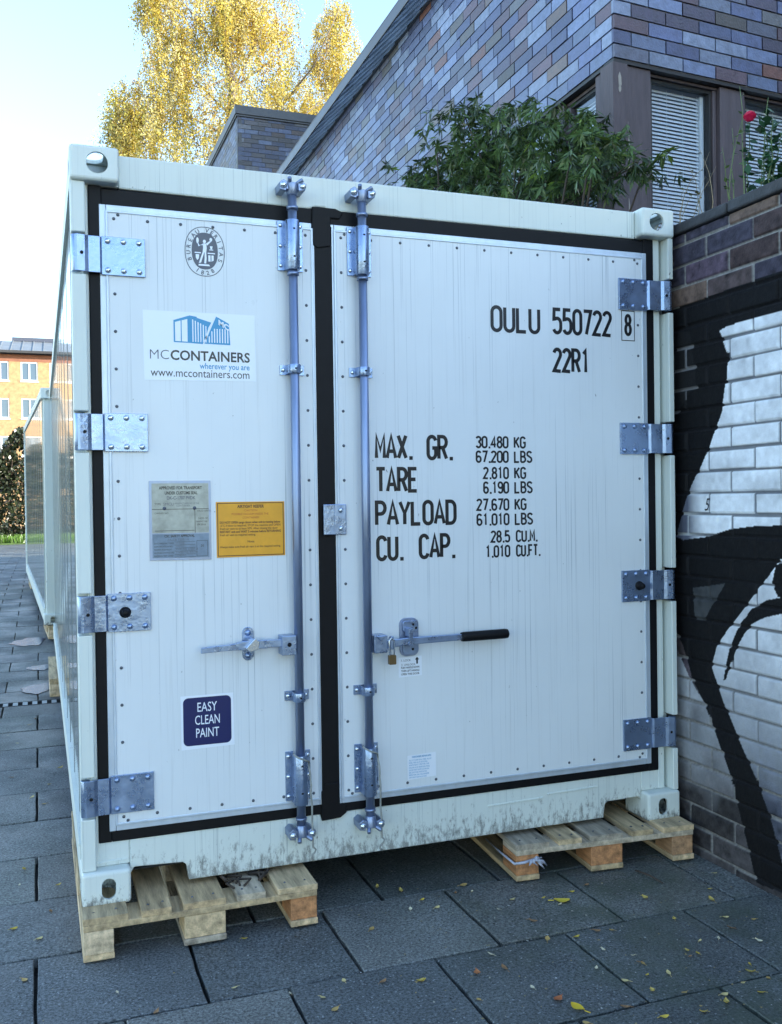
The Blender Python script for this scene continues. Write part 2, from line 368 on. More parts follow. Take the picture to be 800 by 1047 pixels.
def leaf_mat(name, rough=.5, trans=.35):
    m = bpy.data.materials.new(name); m.use_nodes = True; n = m.node_tree.nodes; l = m.node_tree.links; b = n['Principled BSDF']; out = n['Material Output']
    a = n.new('ShaderNodeAttribute'); a.attribute_name = 'tint'; l.new(a.outputs['Color'], b.inputs['Base Color']); b.inputs['Roughness'].default_value = rough
    t = n.new('ShaderNodeBsdfTranslucent'); l.new(a.outputs['Color'], t.inputs[0]); mx = n.new('ShaderNodeMixShader'); mx.inputs[0].default_value = trans
    l.new(b.outputs[0], mx.inputs[1]); l.new(t.outputs[0], mx.inputs[2]); l.new(mx.outputs[0], out.inputs[0]); return m
M['leaf'] = leaf_mat('green_leaf', .32, .25); M['birchleaf'] = leaf_mat('birch_leaf', .6, .45); M['dryleaf'] = leaf_mat('fallen_leaf', .7, .1)

def stone_mat():
    m = bpy.data.materials.new('granite_concrete_slab'); m.use_nodes = True; n = m.node_tree.nodes; l = m.node_tree.links; b = n['Principled BSDF']
    a = n.new('ShaderNodeAttribute'); a.attribute_name = 'tint'; tc = n.new('ShaderNodeTexCoord')
    def noise(s, d=4, r=.6):
        t = n.new('ShaderNodeTexNoise'); t.inputs['Scale'].default_value = s; t.inputs['Detail'].default_value = d; t.inputs['Roughness'].default_value = r; l.new(tc.outputs['Object'], t.inputs[0]); return t.outputs['Fac']
    def ramp(fac, a_, b_, c0, c1):
        r = n.new('ShaderNodeMapRange'); r.inputs['From Min'].default_value = a_; r.inputs['From Max'].default_value = b_; r.inputs['To Min'].default_value = c0; r.inputs['To Max'].default_value = c1; l.new(fac, r.inputs['Value']); return r.outputs[0]
    sc = n.new('ShaderNodeVectorMath'); sc.operation = 'SCALE'; l.new(a.outputs['Color'], sc.inputs[0])
    mu = n.new('ShaderNodeMath'); mu.operation = 'MULTIPLY'; l.new(ramp(noise(105, 4, .85), .36, .64, .08, 2.5), mu.inputs[0]); l.new(ramp(noise(2.4, 6, .65), .3, .7, .70, 1.25), mu.inputs[1])
    l.new(mu.outputs[0], sc.inputs['Scale'])
    vo = n.new('ShaderNodeTexVoronoi'); vo.inputs['Scale'].default_value = 70; l.new(tc.outputs['Object'], vo.inputs[0])
    wn = n.new('ShaderNodeTexWhiteNoise'); l.new(vo.outputs['Position'], wn.inputs['Vector'])
    mm = n.new('ShaderNodeMath'); mm.operation = 'MULTIPLY'; l.new(ramp(vo.outputs['Distance'], .16, .26, 1, 0), mm.inputs[0]); l.new(ramp(wn.outputs['Value'], .66, .70, 0, .9), mm.inputs[1])
    mx = n.new('ShaderNodeMix'); mx.data_type = 'RGBA'; l.new(mm.outputs[0], mx.inputs['Factor']); l.new(sc.outputs[0], mx.inputs['A']); mx.inputs['B'].default_value = (.30, .32, .33, 1)
    # moss near the wall
    mo = n.new('ShaderNodeMix'); mo.data_type = 'RGBA'; sx = n.new('ShaderNodeSeparateXYZ'); l.new(tc.outputs['Object'], sx.inputs[0])
    m3 = n.new('ShaderNodeMath'); m3.operation = 'MULTIPLY'; l.new(ramp(noise(3.1, 5, .7), .42, .62, 0, .6), m3.inputs[0]); l.new(ramp(sx.outputs['X'], .9, 1.9, 0, 1), m3.inputs[1])
    l.new(m3.outputs[0], mo.inputs['Factor']); l.new(mx.outputs['Result'], mo.inputs['A']); mo.inputs['B'].default_value = (.055, .075, .045, 1)
    l.new(mo.outputs['Result'], b.inputs['Base Color'])
    l.new(ramp(noise(1.7, 5, .6), .38, .62, .38, .75), b.inputs['Roughness'])
    bp = n.new('ShaderNodeBump'); bp.inputs['Strength'].default_value = .55; bp.inputs['Distance'].default_value = .006; l.new(noise(110, 5, .75), bp.inputs['Height']); l.new(bp.outputs[0], b.inputs['Normal'])
    return m
M['stone'] = stone_mat()
#@@SETTING
# ------------------------------------------------------------------ ground
def gz(x, y):
    s = lambda t: t * t * (3 - 2 * t)
    up = s(min(max((y - 4.8) / 9.0, 0), 1)); dn = s(min(max((y - 16) / 18.0, 0), 1))
    return 0.15 * (up - dn)
g = MB()
xs = [-300, -60, -20, -8, -4, -2, 0, 2.4, 6, 12, 40, 300]; ys = [-300, -40, -12, -6, 0, 4.6, 6, 7.5, 9, 10.5, 12, 14, 16, 18, 21, 24, 28, 32, 36, 45, 90, 400]
vs = [(x, y, gz(x, y) - .035) for y in ys for x in xs]; nx = len(xs)
g.add(vs, [(j * nx + i, j * nx + i + 1, (j + 1) * nx + i + 1, (j + 1) * nx + i) for j in range(len(ys) - 1) for i in range(nx - 1)], 0)
M['earth'] = mat('wet_black_joint_earth', (.008, .008, .007), .7, var=.5, vscale=30, bump=.6, bscale=60)
tag(g.build('ground', M['earth']), kind='structure')

def pavement():
    P = .4945; mb = MB(); r = random.Random(3)
    for j in range(-9, 78):
        y0 = .012 + P * j
        if 4.25 < y0 + P and y0 < 4.6: pass
        for i in range(-26, 6):
            if i < -14 and j < 2: pass
            x0 = .345 - P * (0.5 if j % 2 == 0 else 0) + P * i
            x0 += 0 if j % 2 else 0
            x1 = x0 + P; xe = min(x1, 2.50)
            if x0 > 2.40 or x0 < -9: continue
            if j > 20 and x0 > 0.2: continue
            gp = r.uniform(.004, .007); wide = (x1 > 2.4 and -3 < j < 1)
            xa, xb, ya, yb = x0 + gp, xe - gp, y0 + gp, y0 + P - gp
            if -0.9 < y0 < 0.02 and 2.05 < x0 < 2.10: xa += .022
            if 4.30 < yb and ya < 4.52:      # room for the drain
                if ya < 4.36 and yb > 4.36: yb = min(yb, 4.355)
                if ya > 4.36 and ya < 4.515: ya = 4.52
                if yb - ya < .02: continue
            zc = gz(xa, (ya + yb) / 2) + r.uniform(-.0025, .0025); tx = r.uniform(-.003, .003); ty = r.uniform(-.003, .003)
            c = r.choice([(.100, .107, .104), (.080, .088, .089), (.112, .116, .110), (.072, .079, .081), (.094, .102, .095)]); k = r.uniform(.85, 1.15)
            c = tuple(q * k for q in c)
            # irregular worn outline
            nn = 7; ring = []
            for a, b, q in ((xa, ya, 0), (xb, ya, 1), (xb, yb, 2), (xa, yb, 3)): pass
            def edge(pa, pb):
                o = []
                for t in range(nn):
                    f = t / nn; jx = r.uniform(-.0022, .0022); o.append((pa[0] + (pb[0] - pa[0]) * f + jx, pa[1] + (pb[1] - pa[1]) * f + r.uniform(-.0022, .0022)))
                return o
            ring = edge((xa, ya), (xb, ya)) + edge((xb, ya), (xb, yb)) + edge((xb, yb), (xa, yb)) + edge((xa, yb), (xa, ya))
            cx, cy = (xa + xb) / 2, (ya + yb) / 2
            H = lambda x, y: zc + (x - cx) * tx + (y - cy) * ty + (gz(x, y) - gz(cx, cy))
            n = len(ring)
            inner = [(cx + (x - cx) * (1 - .012), cy + (y - cy) * (1 - .012)) for x, y in ring]
            vs = [(x, y, H(x, y)) for x, y in inner] + [(x, y, H(x, y) - .003) for x, y in ring] + [(x, y, H(x, y) - .05) for x, y in ring]
            fs = [tuple(range(n))] + [(i_, (i_ + 1) % n, (i_ + 1) % n + n, i_ + n) for i_ in range(n)] + [(i_ + n, (i_ + 1) % n + n, (i_ + 1) % n + 2 * n, i_ + 2 * n) for i_ in range(n)]
            mb.add(vs, fs, 0, c)
    return mb.build('pavement', M['stone'])
tag(pavement(), kind='structure')

# puddles
def puddle(cx, cy, rx, ry, seed):
    r = random.Random(seed); n = 40; pts = []
    ph = [r.uniform(0, 6.28) for _ in range(5)]
    for i in range(n):
        a = 2 * pi * i / n; k = 1 + .16 * sin(2 * a + ph[0]) + .12 * sin(3 * a + ph[1]) + .07 * sin(7 * a + ph[2]) + .05 * sin(11 * a + ph[3])
        x, y = cx + rx * k * cos(a), cy + ry * k * sin(a); pts.append((x, y, gz(x, y) + .006))
    return MB().add(pts, [tuple(range(n))]).build('puddle', M['water'])
M['water'] = mat('puddle_water', (.03, .05, .11), .20, spec=.28, bump=.08, bscale=20)
for k, a in enumerate(((-.25, 7.68, .19, .24), (-.13, 6.05, .10, .15), (-.15, 5.02, .13, .20))): tag(puddle(*a, k), kind='structure')

# drain grate
dr = empty('drain_grate', (0, 4.44, 0), label='narrow slotted drain grate across the paving beside the pallets', cat='drain')
mb = MB(); mb.box(-4.0, .10, -.075, -.062, -.03, .001); mb.box(-4.0, .10, .062, .075, -.03, .001); mb.box(-4.0, .10, -.075, .075, -.034, -.025); mb.build('frame', M['cap'], dr)
mb = MB(); x = -3.97
while x < .09: mb.box(x, x + .036, -.058, .058, -.020, .0005); x += .070
mb.build('bars', mat('pale_grate_bar', (.38, .40, .40), .6, var=.3, vscale=20), dr)

# grass verge, far
gr = MB(); gr.box(-14, 6, 37.5, 60, -.05, .06)
tag(gr.build('grass_verge', M['grass']), kind='structure')
r = np.random.default_rng(5); N = 14000
bx = r.uniform(-9, 4, N); by = 37.6 + 4.6 * r.random(N) ** 1.3; hh = r.uniform(.10, .30, N); an = r.uniform(0, pi, N); wd = .012 + r.random(N) * .02; lx = r.normal(0, .05, N)
V = np.stack([np.stack([bx - wd * np.cos(an), by - wd * np.sin(an), np.full(N, .05)], 1), np.stack([bx + wd * np.cos(an), by + wd * np.sin(an), np.full(N, .05)], 1),
              np.stack([bx + lx + .3 * wd, by + lx, .05 + hh], 1), np.stack([bx + lx - .3 * wd, by + lx, .05 + hh], 1)], 1).reshape(-1, 3)
Q = np.arange(4 * N).reshape(N, 4); cc = np.array([.07, .15, .02]) * r.uniform(.6, 1.4, (N, 1))
tag(np_mesh('grass', V, Q, M['leaf'], col=cc), 'short green grass growing at the foot of the far hedge', 'grass', kind='stuff')

# ------------------------------------------------------------------ brick building on the right
PAL = [(.105, .13, .25), (.075, .09, .18), (.15, .19, .32), (.20, .24, .35), (.12, .13, .19), (.075, .065, .11), (.115, .075, .10), (.085, .075, .07), (.13, .095, .085), (.12, .12, .13), (.17, .075, .06)]
PW = [4, 3, 4, 3, 3, 2.4, 2.4, .5, .5, 1, .8]
def brick_face(mb, o, u, n, L, z0, z1, seed, holes=(), pitch=.0885, bl=.27, pal=PAL, pw=PW, thick=.08, zref=4.211, b0=0.0, m0=0.0):
    """individual bricks on the vertical face starting at o, running along u for L, outward normal n; mi 0 brick, 1 mortar"""
    r = random.Random(seed); o = Vector((o[0], o[1], 0)); u = Vector((*u, 0)); n = Vector((*n, 0)); D = -.012
    def cell(a, b, zl, zh, d0, d1, mi, col):
        if b - a < .012 or zh - zl < .008: return
        vs = [o + u * s + n * d + Vector((0, 0, z)) for z in (zl, zh) for d in (d0, d1) for s in (a, b)]
        mb.add(vs, [(0, 2, 3, 1), (4, 5, 7, 6), (0, 1, 5, 4), (2, 6, 7, 3), (0, 4, 6, 2), (1, 3, 7, 5)], mi, col)
    k0 = int(math.floor((z0 - zref) / pitch)); k = k0
    while zref + k * pitch < z1:
        zl = max(zref + k * pitch + .0045, z0); zh = min(zref + (k + 1) * pitch - .0045, z1)
        segs = [(0, L)]
        for (a, b, c, d) in holes:
            if zh > c + .02 and zl < d - .02:
                new = []
                for s in segs:
                    if b <= s[0] or a >= s[1]: new.append(s); continue
                    if a > s[0]: new.append((s[0], a))
                    if b < s[1]: new.append((b, s[1]))
                segs = new
        off = -(k % 2) * bl / 2 - bl + (.0 if r.random() < .8 else bl * .25)
        for (sa, sb) in segs:
            x = off
            while x < sb:
                a = max(x + .005, sa, b0); b = min(x + bl - .005, sb)
                if b - a > .02:
                    c = r.choices(pal, pw)[0]; q = r.uniform(.75, 1.25) * (1 + .16 * sin(a * 1.7 + seed) * sin(zl * 2.3 + a * .6)); c = tuple(t * q for t in c); dd = r.uniform(-.0025, .0015)
                    cell(a, b, zl + r.uniform(0, .0012), zh - r.uniform(0, .0012), -.02, dd, 0, c)
                x += bl
            cell(max(sa, m0), sb, zref + k * pitch if zref + k * pitch > z0 else z0, min(zref + (k + 1) * pitch, z1), -thick, D, 1, (1, 1, 1))
        k += 1

B0 = np.array([3.225, 1.611]); ca, sa = cos(rad(4)), sin(rad(4)); UF = (ca, sa); NF = (sa, -ca)      # front face runs right and a little away
bld = empty('brick_building', (3.225, 1.611, 0), label='dark blue and purple clinker brick building with corner window, rising behind the container', cat='building')
ZB, ZT, ZS = 2.55, 5.95, 4.211
bmats = [M['brick'], M['mortar']]
def rel(mb):  # shift world geometry into the frame of the building's Empty
    mb.v = [(x - 3.225, y - 1.611, z) for x, y, z in mb.v]; return mb
mb = MB()   # left face, along +y; the window band of the corner is left open
brick_face(mb, (3.225, 1.611), (0, 1), (-1, 0), 16.0, 0.0, ZT, 11, holes=[(0, 2.15, 2.80, ZS)], b0=.0205, m0=.022)
brick_face(mb, (3.225, 1.611), UF, NF, 9.0, 0.0, ZT, 12, holes=[(0, 9.0, 2.80, ZS)], m0=.10)
rel(mb).build('wall', bmats, bld)
# inner structure: ceiling slab, room walls, roof
mb = MB()
mb.add([(3.30, 1.70, ZS + .02), (12.2, 2.33, ZS + .02), (12.2, 17.4, ZS + .02), (3.30, 17.4, ZS + .02)], [(0, 1, 2, 3)])
mb.add([(3.30, 1.70, 2.78), (12.2, 2.33, 2.78), (12.2, 17.4, 2.78), (3.30, 17.4, 2.78)], [(0, 1, 2, 3)])
mb.box(3.30, 12.2, 5.2, 5.3, 2.78, ZS + .02); mb.box(5.2, 5.3, 2.2, 5.2, 2.78, ZS + .02)
rel(mb).build('room', M['room'], bld)
mb = MB(); mb.add([(3.2, 1.58, ZT), (12.3, 2.24, ZT), (12.3, 17.6, ZT), (3.2, 17.6, ZT), (3.2, 1.58, ZT + .12), (12.3, 2.24, ZT + .12), (12.3, 17.6, ZT + .12), (3.2, 17.6, ZT + .12)],
                  [(0, 1, 2, 3), (4, 5, 6, 7), (0, 1, 5, 4), (1, 2, 6, 5), (2, 3, 7, 6), (3, 0, 4, 7)])
roof = rel(mb).build('roof', M['zinc'], bld)
# eaves: zinc fascia and skewed overlapping laths below
mb = MB(); mb.box(3.030, 3.046, 1.50, 17.7, 5.960, 6.07); mb.box(3.030, 3.2, 1.50, 17.7, 6.071, 6.083); rel(mb).build('fascia', M['zinc'], roof, bevel=.004)
mb = MB(); y = .9
while y < 17.0:
    L = 1.5; a = Vector((3.060, y + L, 6.005)); b = Vector((3.222, y, 5.965)); t = (b - a).normalized(); s_ = Vector((-t.y, t.x, 0)) * .011; dn = Vector((0, 0, .050))
    vs = [a - s_, a + s_, b + s_, b - s_]; vs = [v - dn * .2 for v in vs] + [v + dn for v in vs]
    mb.add(vs, [(0, 1, 2, 3), (4, 5, 6, 7), (0, 1, 5, 4), (1, 2, 6, 5), (2, 3, 7, 6), (3, 0, 4, 7)]); y += .33
rel(mb).build('eaves_laths', M['slate'], roof)
mb = MB(); mb.box(3.056, 3.222, 1.5, 17.7, 6.02, 6.06); rel(mb).build('eaves_board', M['zinc'], roof)

# near-black strip paints the shadow gap under the brick ledge over the windows
LF = lambda s, d, z: (B0[0] + ca * s + NF[0] * d, B0[1] + sa * s + NF[1] * d, z)      # point on the front face, d = out
def fbox(mb, s0, s1, d0, d1, z0, z1, mi=0):
    vs = [LF(s, d, z) for z in (z0, z1) for d in (d0, d1) for s in (s0, s1)]
    mb.add(vs, [(0, 2, 3, 1), (4, 5, 7, 6), (0, 1, 5, 4), (2, 6, 7, 3), (0, 4, 6, 2), (1, 3, 7, 5)], mi)
mb = MB(); fbox(mb, .004, 9, -.008, -.10, ZS - .022, ZS - .001); mb.box(3.233, 3.32, 1.70, 3.76, ZS - .022, ZS - .001); rel(mb).build('shadow_gap', M['wdark'], bld)
DW = -.055   # windows sit back from the face
def front_window(s0, s1):
    mb = MB(); fbox(mb, s0, s1, DW, DW - .05, 4.17, ZS - .024); fbox(mb, s0, s1, DW, DW - .05, 2.80, 2.86)
    fbox(mb, s0, s0 + .03, DW - .006, DW - .05, 2.862, 4.168); fbox(mb, s1 - .03, s1, DW - .006, DW - .05, 2.862, 4.168)
    win = rel(mb).build('window', M['wframe'], bld, bevel=.003)
    mb = MB(); a, b = s0 + .032, s1 - .032
    fbox(mb, a, b, DW - .02, DW - .06, 4.150, 4.168); fbox(mb, a, a + .018, DW - .02, DW - .06, 2.862, 4.149); fbox(mb, b - .018, b, DW - .02, DW - .06, 2.862, 4.149)
    rel(mb).build('rebate', M['wdark'], win)
    mb = MB(); mb.add([LF(a + .0185, DW - .045, 2.863), LF(b - .0185, DW - .045, 2.863), LF(b - .0185, DW - .045, 4.1485), LF(a + .0185, DW - .045, 4.1485)], [(0, 1, 2, 3)]); rel(mb).build('pane', M['glass'], win)
    mb = MB(); z = 2.87
    while z < 4.14:
        vs = [LF(a + .03, DW - .080, z), LF(b - .05, DW - .080, z), LF(b - .05, DW - .091, z + .0195), LF(a + .03, DW - .091, z + .0195)]
        mb.add(vs, [(0, 1, 2, 3)]); z += .0245
    for q in (.12, .38, .64, .88):
        s = a + (b - a) * q; fbox(mb, s - .0012, s + .0012, DW - .083, DW - .085, 2.87, 4.145)
    fbox(mb, b - .046, b - .019, DW - .07, DW - .11, 2.87, 4.145)
    rel(mb).build('venetian_blind', M['blind'], win)
front_window(.300, .868); front_window(1.086, 1.66); front_window(1.87, 2.44)
mb = MB()     # corner post and mullions on the front
fbox(mb, -.005, .105, -.004, -.13, 2.80, ZS - .024); fbox(mb, .108, .297, -.022, -.12, 2.80, ZS - .024)
     # flaked, bare wood patches on the post
r = random.Random(4)
for zc, w_, h_ in ((4.08, .016, .05), (4.03, .010, .03), (3.93, .007, .05), (3.82, .006, .03), (3.72, .014, .07), (3.62, .012, .08), (3.55, .008, .04), (3.33, .010, .06), (3.24, .008, .04)):
    s = .112 + r.uniform(-.004, .010) if zc < 3.95 else .045
    n = 12; dd = -.0195 if s > .108 else -.0015
    pts = [LF(s + w_ * cos(2 * pi * i / n) * r.uniform(.6, 1.1), dd, zc + h_ * sin(2 * pi * i / n) * r.uniform(.7, 1.1)) for i in range(n)]
    mb.add(pts, [tuple(range(n))], 1)
rel(mb).build('corner_post', [M['wframe'], mat('bare_grey_wood', (.34, .31, .28), .8)], bld)
for a_, b_ in ((.871, 1.083), (1.663, 1.867), (2.443, 9)): mb = MB(); fbox(mb, a_, b_, -.030, -.12, 2.80, ZS - .024); rel(mb).build('mullion', M['wframe'], bld, bevel=.003)
# window band on the left face
def left_window(y0, y1, top=4.165):
    mb = MB(); X = 3.285
    mb.box(X, X + .05, y0, y1, top, ZS - .024); mb.box(X, X + .05, y0, y1, 2.80, 2.86); mb.box(X + .004, X + .05, y0, y0 + .028, 2.861, top - .001); mb.box(X + .004, X + .05, y1 - .04, y1, 2.861, top - .001)
    win = rel(mb).build('window', M['wframe'], bld, bevel=.003)
    mb = MB(); mb.box(X + .012, X + .05, y0 + .029, y1 - .041, top - .02, top - .001); rel(mb).build('rebate', M['wdark'], win)
    mb = MB(); mb.add([(X + .03, y0 + .029, 2.861), (X + .03, y1 - .041, 2.861), (X + .03, y1 - .041, top - .021), (X + .03, y0 + .029, top - .021)], [(0, 1, 2, 3)]); rel(mb).build('pane', M['glass'], win)
    mb = MB(); z = 2.87
    while z < top - .03:
        mb.add([(X + .075, y0 + .05, z), (X + .075, y1 - .05, z), (X + .088, y1 - .05, z + .019), (X + .088, y0 + .05, z + .019)], [(0, 1, 2, 3)]); z += .0245
    rel(mb).build('venetian_blind', M['blind'], win)
left_window(1.852, 2.26); left_window(2.402, 3.62)
for a_, b_, c_ in ((3.245, 1.755, 1.850), (3.262, 2.262, 2.400), (3.262, 3.62, 3.765)): mb = MB(); mb.box(a_, 3.34, b_, c_, 2.8, ZS - .024); rel(mb).build('mullion', M['wframe'], bld, bevel=.003)
# unseen front wing added on the right, sized to keep the yard in shade
M['brick2'] = mat('shade_block_brick', (.10, .09, .10), .7, var=.3, vscale=3)
mb = MB(); mb.box(14.0, 14.4, -20, 2.0, 0, 10.6); mb.box(14.4, 21, -20, -19.6, 0, 10.6); mb.box(20.6, 21, -19.6, 2.0, 0, 10.6); mb.box(14.4, 20.6, 1.6, 2.0, 0, 10.6); rel(mb).build('wall', M['brick2'], bld)
mb = MB(); mb.box(9.0, 12.0, 3.0, 17.0, 5.9, 13.0); rel(mb).build('annexe_shade_block', M['brick2'], bld)  # unseen block added on the roof to keep sun off the annexe
mb = MB(); mb.box(13.9, 21.1, -20.1, 2.1, 10.6, 10.75); rel(mb).build('roof', M['zinc'], bld)  # top of the added shading wing

# ---- taller brick wing far behind
bw = empty('brick_annexe', (3.62, 15.0, 0), label='small dark brick annexe with a flat metal-edged roof, below the yellow birch', cat='building')
mb = MB(); BP = [(.10, .12, .20), (.07, .08, .13), (.14, .17, .26), (.09, .085, .095), (.16, .16, .18), (.11, .085, .08)]
brick_face(mb, (0, 0), (1, 0), (0, -1), 2.6, 5.6, 9.07, 21, pal=BP, pw=[3, 3, 2, 2, 1, 1])
brick_face(mb, (0, 0), (0, 1), (-1, 0), 6.0, 5.6, 9.07, 22, pal=BP, pw=[3, 3, 2, 2, 1, 1])
mb.box(.06, 2.6, .06, 6.0, 0.0, 5.6, 1); mb.box(2.52, 2.6, .08, 6, 5.6, 9.07, 1); mb.box(.08, 2.5, 5.9, 6.0, 5.6, 9.07, 1)
mb.build('wall', bmats, bw)
mb = MB(); mb.box(-.05, 2.7, -.05, 6.1, 9.075, 9.245); mb.box(-.03, 2.68, -.03, 6.08, 9.04, 9.074); mb.build('roof', M['zinc'], bw, bevel=.006)

# ------------------------------------------------------------------ planter wall with the graffiti
XW = 2.48
def pw(u, v): p = px(u, v, 'x', XW); return (p[1], p[2])
def inside(poly, Y, Z):
    ins = np.zeros(Y.shape, bool); n = len(poly)
    for i in range(n):
        y1, z1 = poly[i]; y2, z2 = poly[(i + 1) % n]
        c = ((z1 > Z) != (z2 > Z)); ins ^= c & (Y < (y2 - y1) * (Z - z1) / (z2 - z1 + 1e-12) + y1)
    return ins
def graffiti_wall():
    ys = np.concatenate([np.arange(-2.0, -1.0, .012), np.arange(-1.0, .30, .0042), np.arange(.30, 1.2, .02)]); zs = np.arange(-.03, 2.637, .0042)
    Yg, Zg = np.meshgrid(ys, zs); ny, nz = len(ys), len(zs)
    PZ, BL = .0882, .272; z0 = 2.589 - PZ * 40
    k = np.floor((Zg - z0) / PZ).astype(int); fz = (Zg - z0) / PZ - k
    offs = np.where(k % 2 == 0, -.017, .118); yy = (Yg - offs) / BL; c = np.floor(yy).astype(int); fy = yy - c
    rr = np.random.default_rng(9)
    wob = rr.normal(0, 1, (80, 400)); jz = .011 + .002 * wob[(k % 80), (c % 400)]
    dz = np.minimum(fz, 1 - fz) * PZ; dy = np.minimum(fy, 1 - fy) * BL
    sm = lambda d, e: np.clip((d - e * .45) / (e * .45), 0, 1)
    b = np.minimum(sm(dz, jz * .85), sm(dy, jz * .85))
    # smooth noise
    def sn(n1, n2, seed):
        q = np.random.default_rng(seed).normal(0, 1, (n1 + 2, n2 + 2)); a = (Zg + .05) / 2.8 * n1; e = (Yg + 2.0) / 3.3 * n2
        i = np.clip(a.astype(int), 0, n1); j = np.clip(e.astype(int), 0, n2); fa = a - i; fe = e - j; fa = fa * fa * (3 - 2 * fa); fe = fe * fe * (3 - 2 * fe)
        return (q[i, j] * (1 - fa) + q[i + 1, j] * fa) * (1 - fe) + (q[i, j + 1] * (1 - fa) + q[i + 1, j + 1] * fa) * fe
    n1 = sn(30, 34, 1); n2 = sn(120, 140, 2); n3 = sn(420, 500, 3); n4 = sn(8, 10, 4)
    h = b * .010 + n3 * .00015 + n2 * .0005 * b
    tilt = wob[((k + 7) % 80), ((c + 31) % 400)] * .0012; h = h + b * tilt
    X = XW + .004 - h
    hid = rr.integers(0, 6, (80, 400))[k % 80, c % 400]
    pal = np.array([(.060, .040, .040), (.085, .062, .062), (.12, .078, .066), (.052, .046, .066), (.10, .072, .10), (.14, .095, .075)])
    lowf = np.clip((1.05 - Zg) / .5, 0, 1)[..., None]; br = (pal[hid] * (1 - lowf) + np.array([.062, .056, .058]) * (.6 + .16 * hid[..., None]) * lowf) * (1 + .25 * n2 + .12 * n3)[..., None]; mo = np.array([.27, .26, .25]) * (1 + .15 * n3)[..., None]
    # the lowest courses are dirtier
    col = np.where(b[..., None] > .45, br, mo)
    yq = Yg + n2 * .0009 + n1 * .001; zq = Zg + n1 * .0014
    K = [pw(*p) for p in [(684, 318), (700, 312), (740, 298), (800, 277), (900, 248), (1000, 245), (1080, 290), (1130, 420), (1160, 640), (1150, 860), (1120, 1250), (860, 1040), (830, 960), (805, 915), (775, 902), (765, 861), (757, 828), (747, 789), (735, 755), (722, 719), (709, 693), (700, 660), (690, 640), (676, 600)]]
    W1 = [pw(*p) for p in [(737, 338), (746, 333), (775, 325), (800, 318), (880, 305), (960, 320), (1030, 380), (1070, 500), (1060, 570), (900, 552), (800, 537), (772, 538), (749, 541), (721, 549.5), (700, 552), (692, 548), (698, 527), (705, 507), (711, 491), (727, 458), (740, 420), (745, 386), (746, 361)]]
    W2 = [pw(*p) for p in [(1060, 640), (980, 590), (880, 572), (800, 572), (790, 585), (778, 599), (767, 615), (749, 640), (735, 660), (729, 682), (742, 719), (760, 763), (778, 804), (791, 841), (802, 885), (840, 990), (900, 1080), (1010, 1100), (1060, 900)]]
    BL1 = [pw(*p) for p in [(795, 578), (830, 566), (850, 600), (812, 616), (797, 610), (790, 596)]]
    ARC = [pw(*p) for p in [(830, 618), (800, 611), (785, 613), (770, 622), (757, 640), (748, 662), (742, 690), (741, 696), (744, 695), (749, 678), (755, 662), (763, 648), (771, 638), (784, 631), (800, 628), (830, 640)]]
    BARE = [pw(*p) for p in [(695, 338), (707, 340), (712, 372), (714, 398), (706, 402), (697, 420), (688, 430), (690, 370)]]
    FAC = [pw(*p) for p in [(710, 601), (743, 596), (721, 635), (712, 633)]]
    W3 = [pw(*p) for p in [(680, 640), (690, 655), (707, 694), (722, 719), (735, 755), (747, 789), (757, 828), (765, 861), (775, 902), (790, 960), (660, 960), (670, 690)]]
    black = np.array([.0045, .0045, .0055]); white = np.array([.78, .81, .85]); 
    wv = white * (1 - .10 * np.clip(n1, -1, 2) - .06 * n2)[..., None]; wj = np.array([.085, .10, .13]) * np.ones_like(wv)
    wm = np.where(b[..., None] > .30, wv, wj * .6 + wv * .18)
    thin = np.clip((Zg - .35) / .9, 0, 1) ** .8     # the pale coat is thinner on the lower courses
    dryb = np.array([.07, .075, .10]) * (1 + .3 * n2)[..., None]
    wlow = wm * thin[..., None] + np.where(b[..., None] > .45, dryb, mo * .8) * (1 - thin)[..., None]
    kb = np.where(b[..., None] > .45, black, black * 2.2)
    m = inside(K, yq, zq); kk = kb * 1.0; col = np.where(m[..., None], kk, col)
    m = inside(BARE, yq, zq); col = np.where(m[..., None], np.where(b[..., None] > .45, np.array([.012, .012, .013]), np.array([.18, .18, .19])), col)
    m = inside(W1, yq, zq); brk = (np.random.default_rng(12).random((80, 400)) < .10)[k % 80, c % 400]
    left = np.clip(1 - ((-.02 - Yg) / .10), 0, 1); lm = (left[..., None] * np.where(b[..., None] > .45, np.array([.10, .11, .15]), np.array([.42, .44, .46])) + (1 - left[..., None]) * wm)
    col = np.where(m[..., None], lm, col)
    m = inside(W2, yq, zq); col = np.where(m[..., None], wlow, col)
    m = inside(FAC, yq, zq); col = np.where(m[..., None], np.array([.05, .053, .056]) * (1 + .2 * n2)[..., None], col)
    m = inside(W3, yq, zq) ; f = (np.clip((.42 + .10 * n4 + .10 * wob[((k + 3) % 80), ((c + 11) % 400)]) * np.clip((Zg - .22 + .08 * n1) / .45, 0, 1) * np.clip((.20 - Yg) / .12, .25, 1), 0, .7) * np.where(b > .45, 1, .75))[..., None]; col = np.where(m[..., None], np.where(b[..., None] > .45, wv * f + br * (1 - f), mo * (.75 + .5 * f)), col)
    for P_ in (BL1, ARC): m = inside(P_, yq, zq); col = np.where(m[..., None], kb, col)
    V = np.stack([X, Yg, Zg], -1).reshape(-1, 3); i = np.arange(nz - 1)[:, None] * ny + np.arange(ny - 1)[None]; i = i.ravel()
    Q = np.stack([i, i + 1, i + ny + 1, i + ny], 1)
    # real faces: orient outward (-x)
    return np_mesh('wall_face', V, Q[:, ::-1], M['painted'], point_col=np.clip(col, 0, 1).reshape(-1, 3), smooth=True)
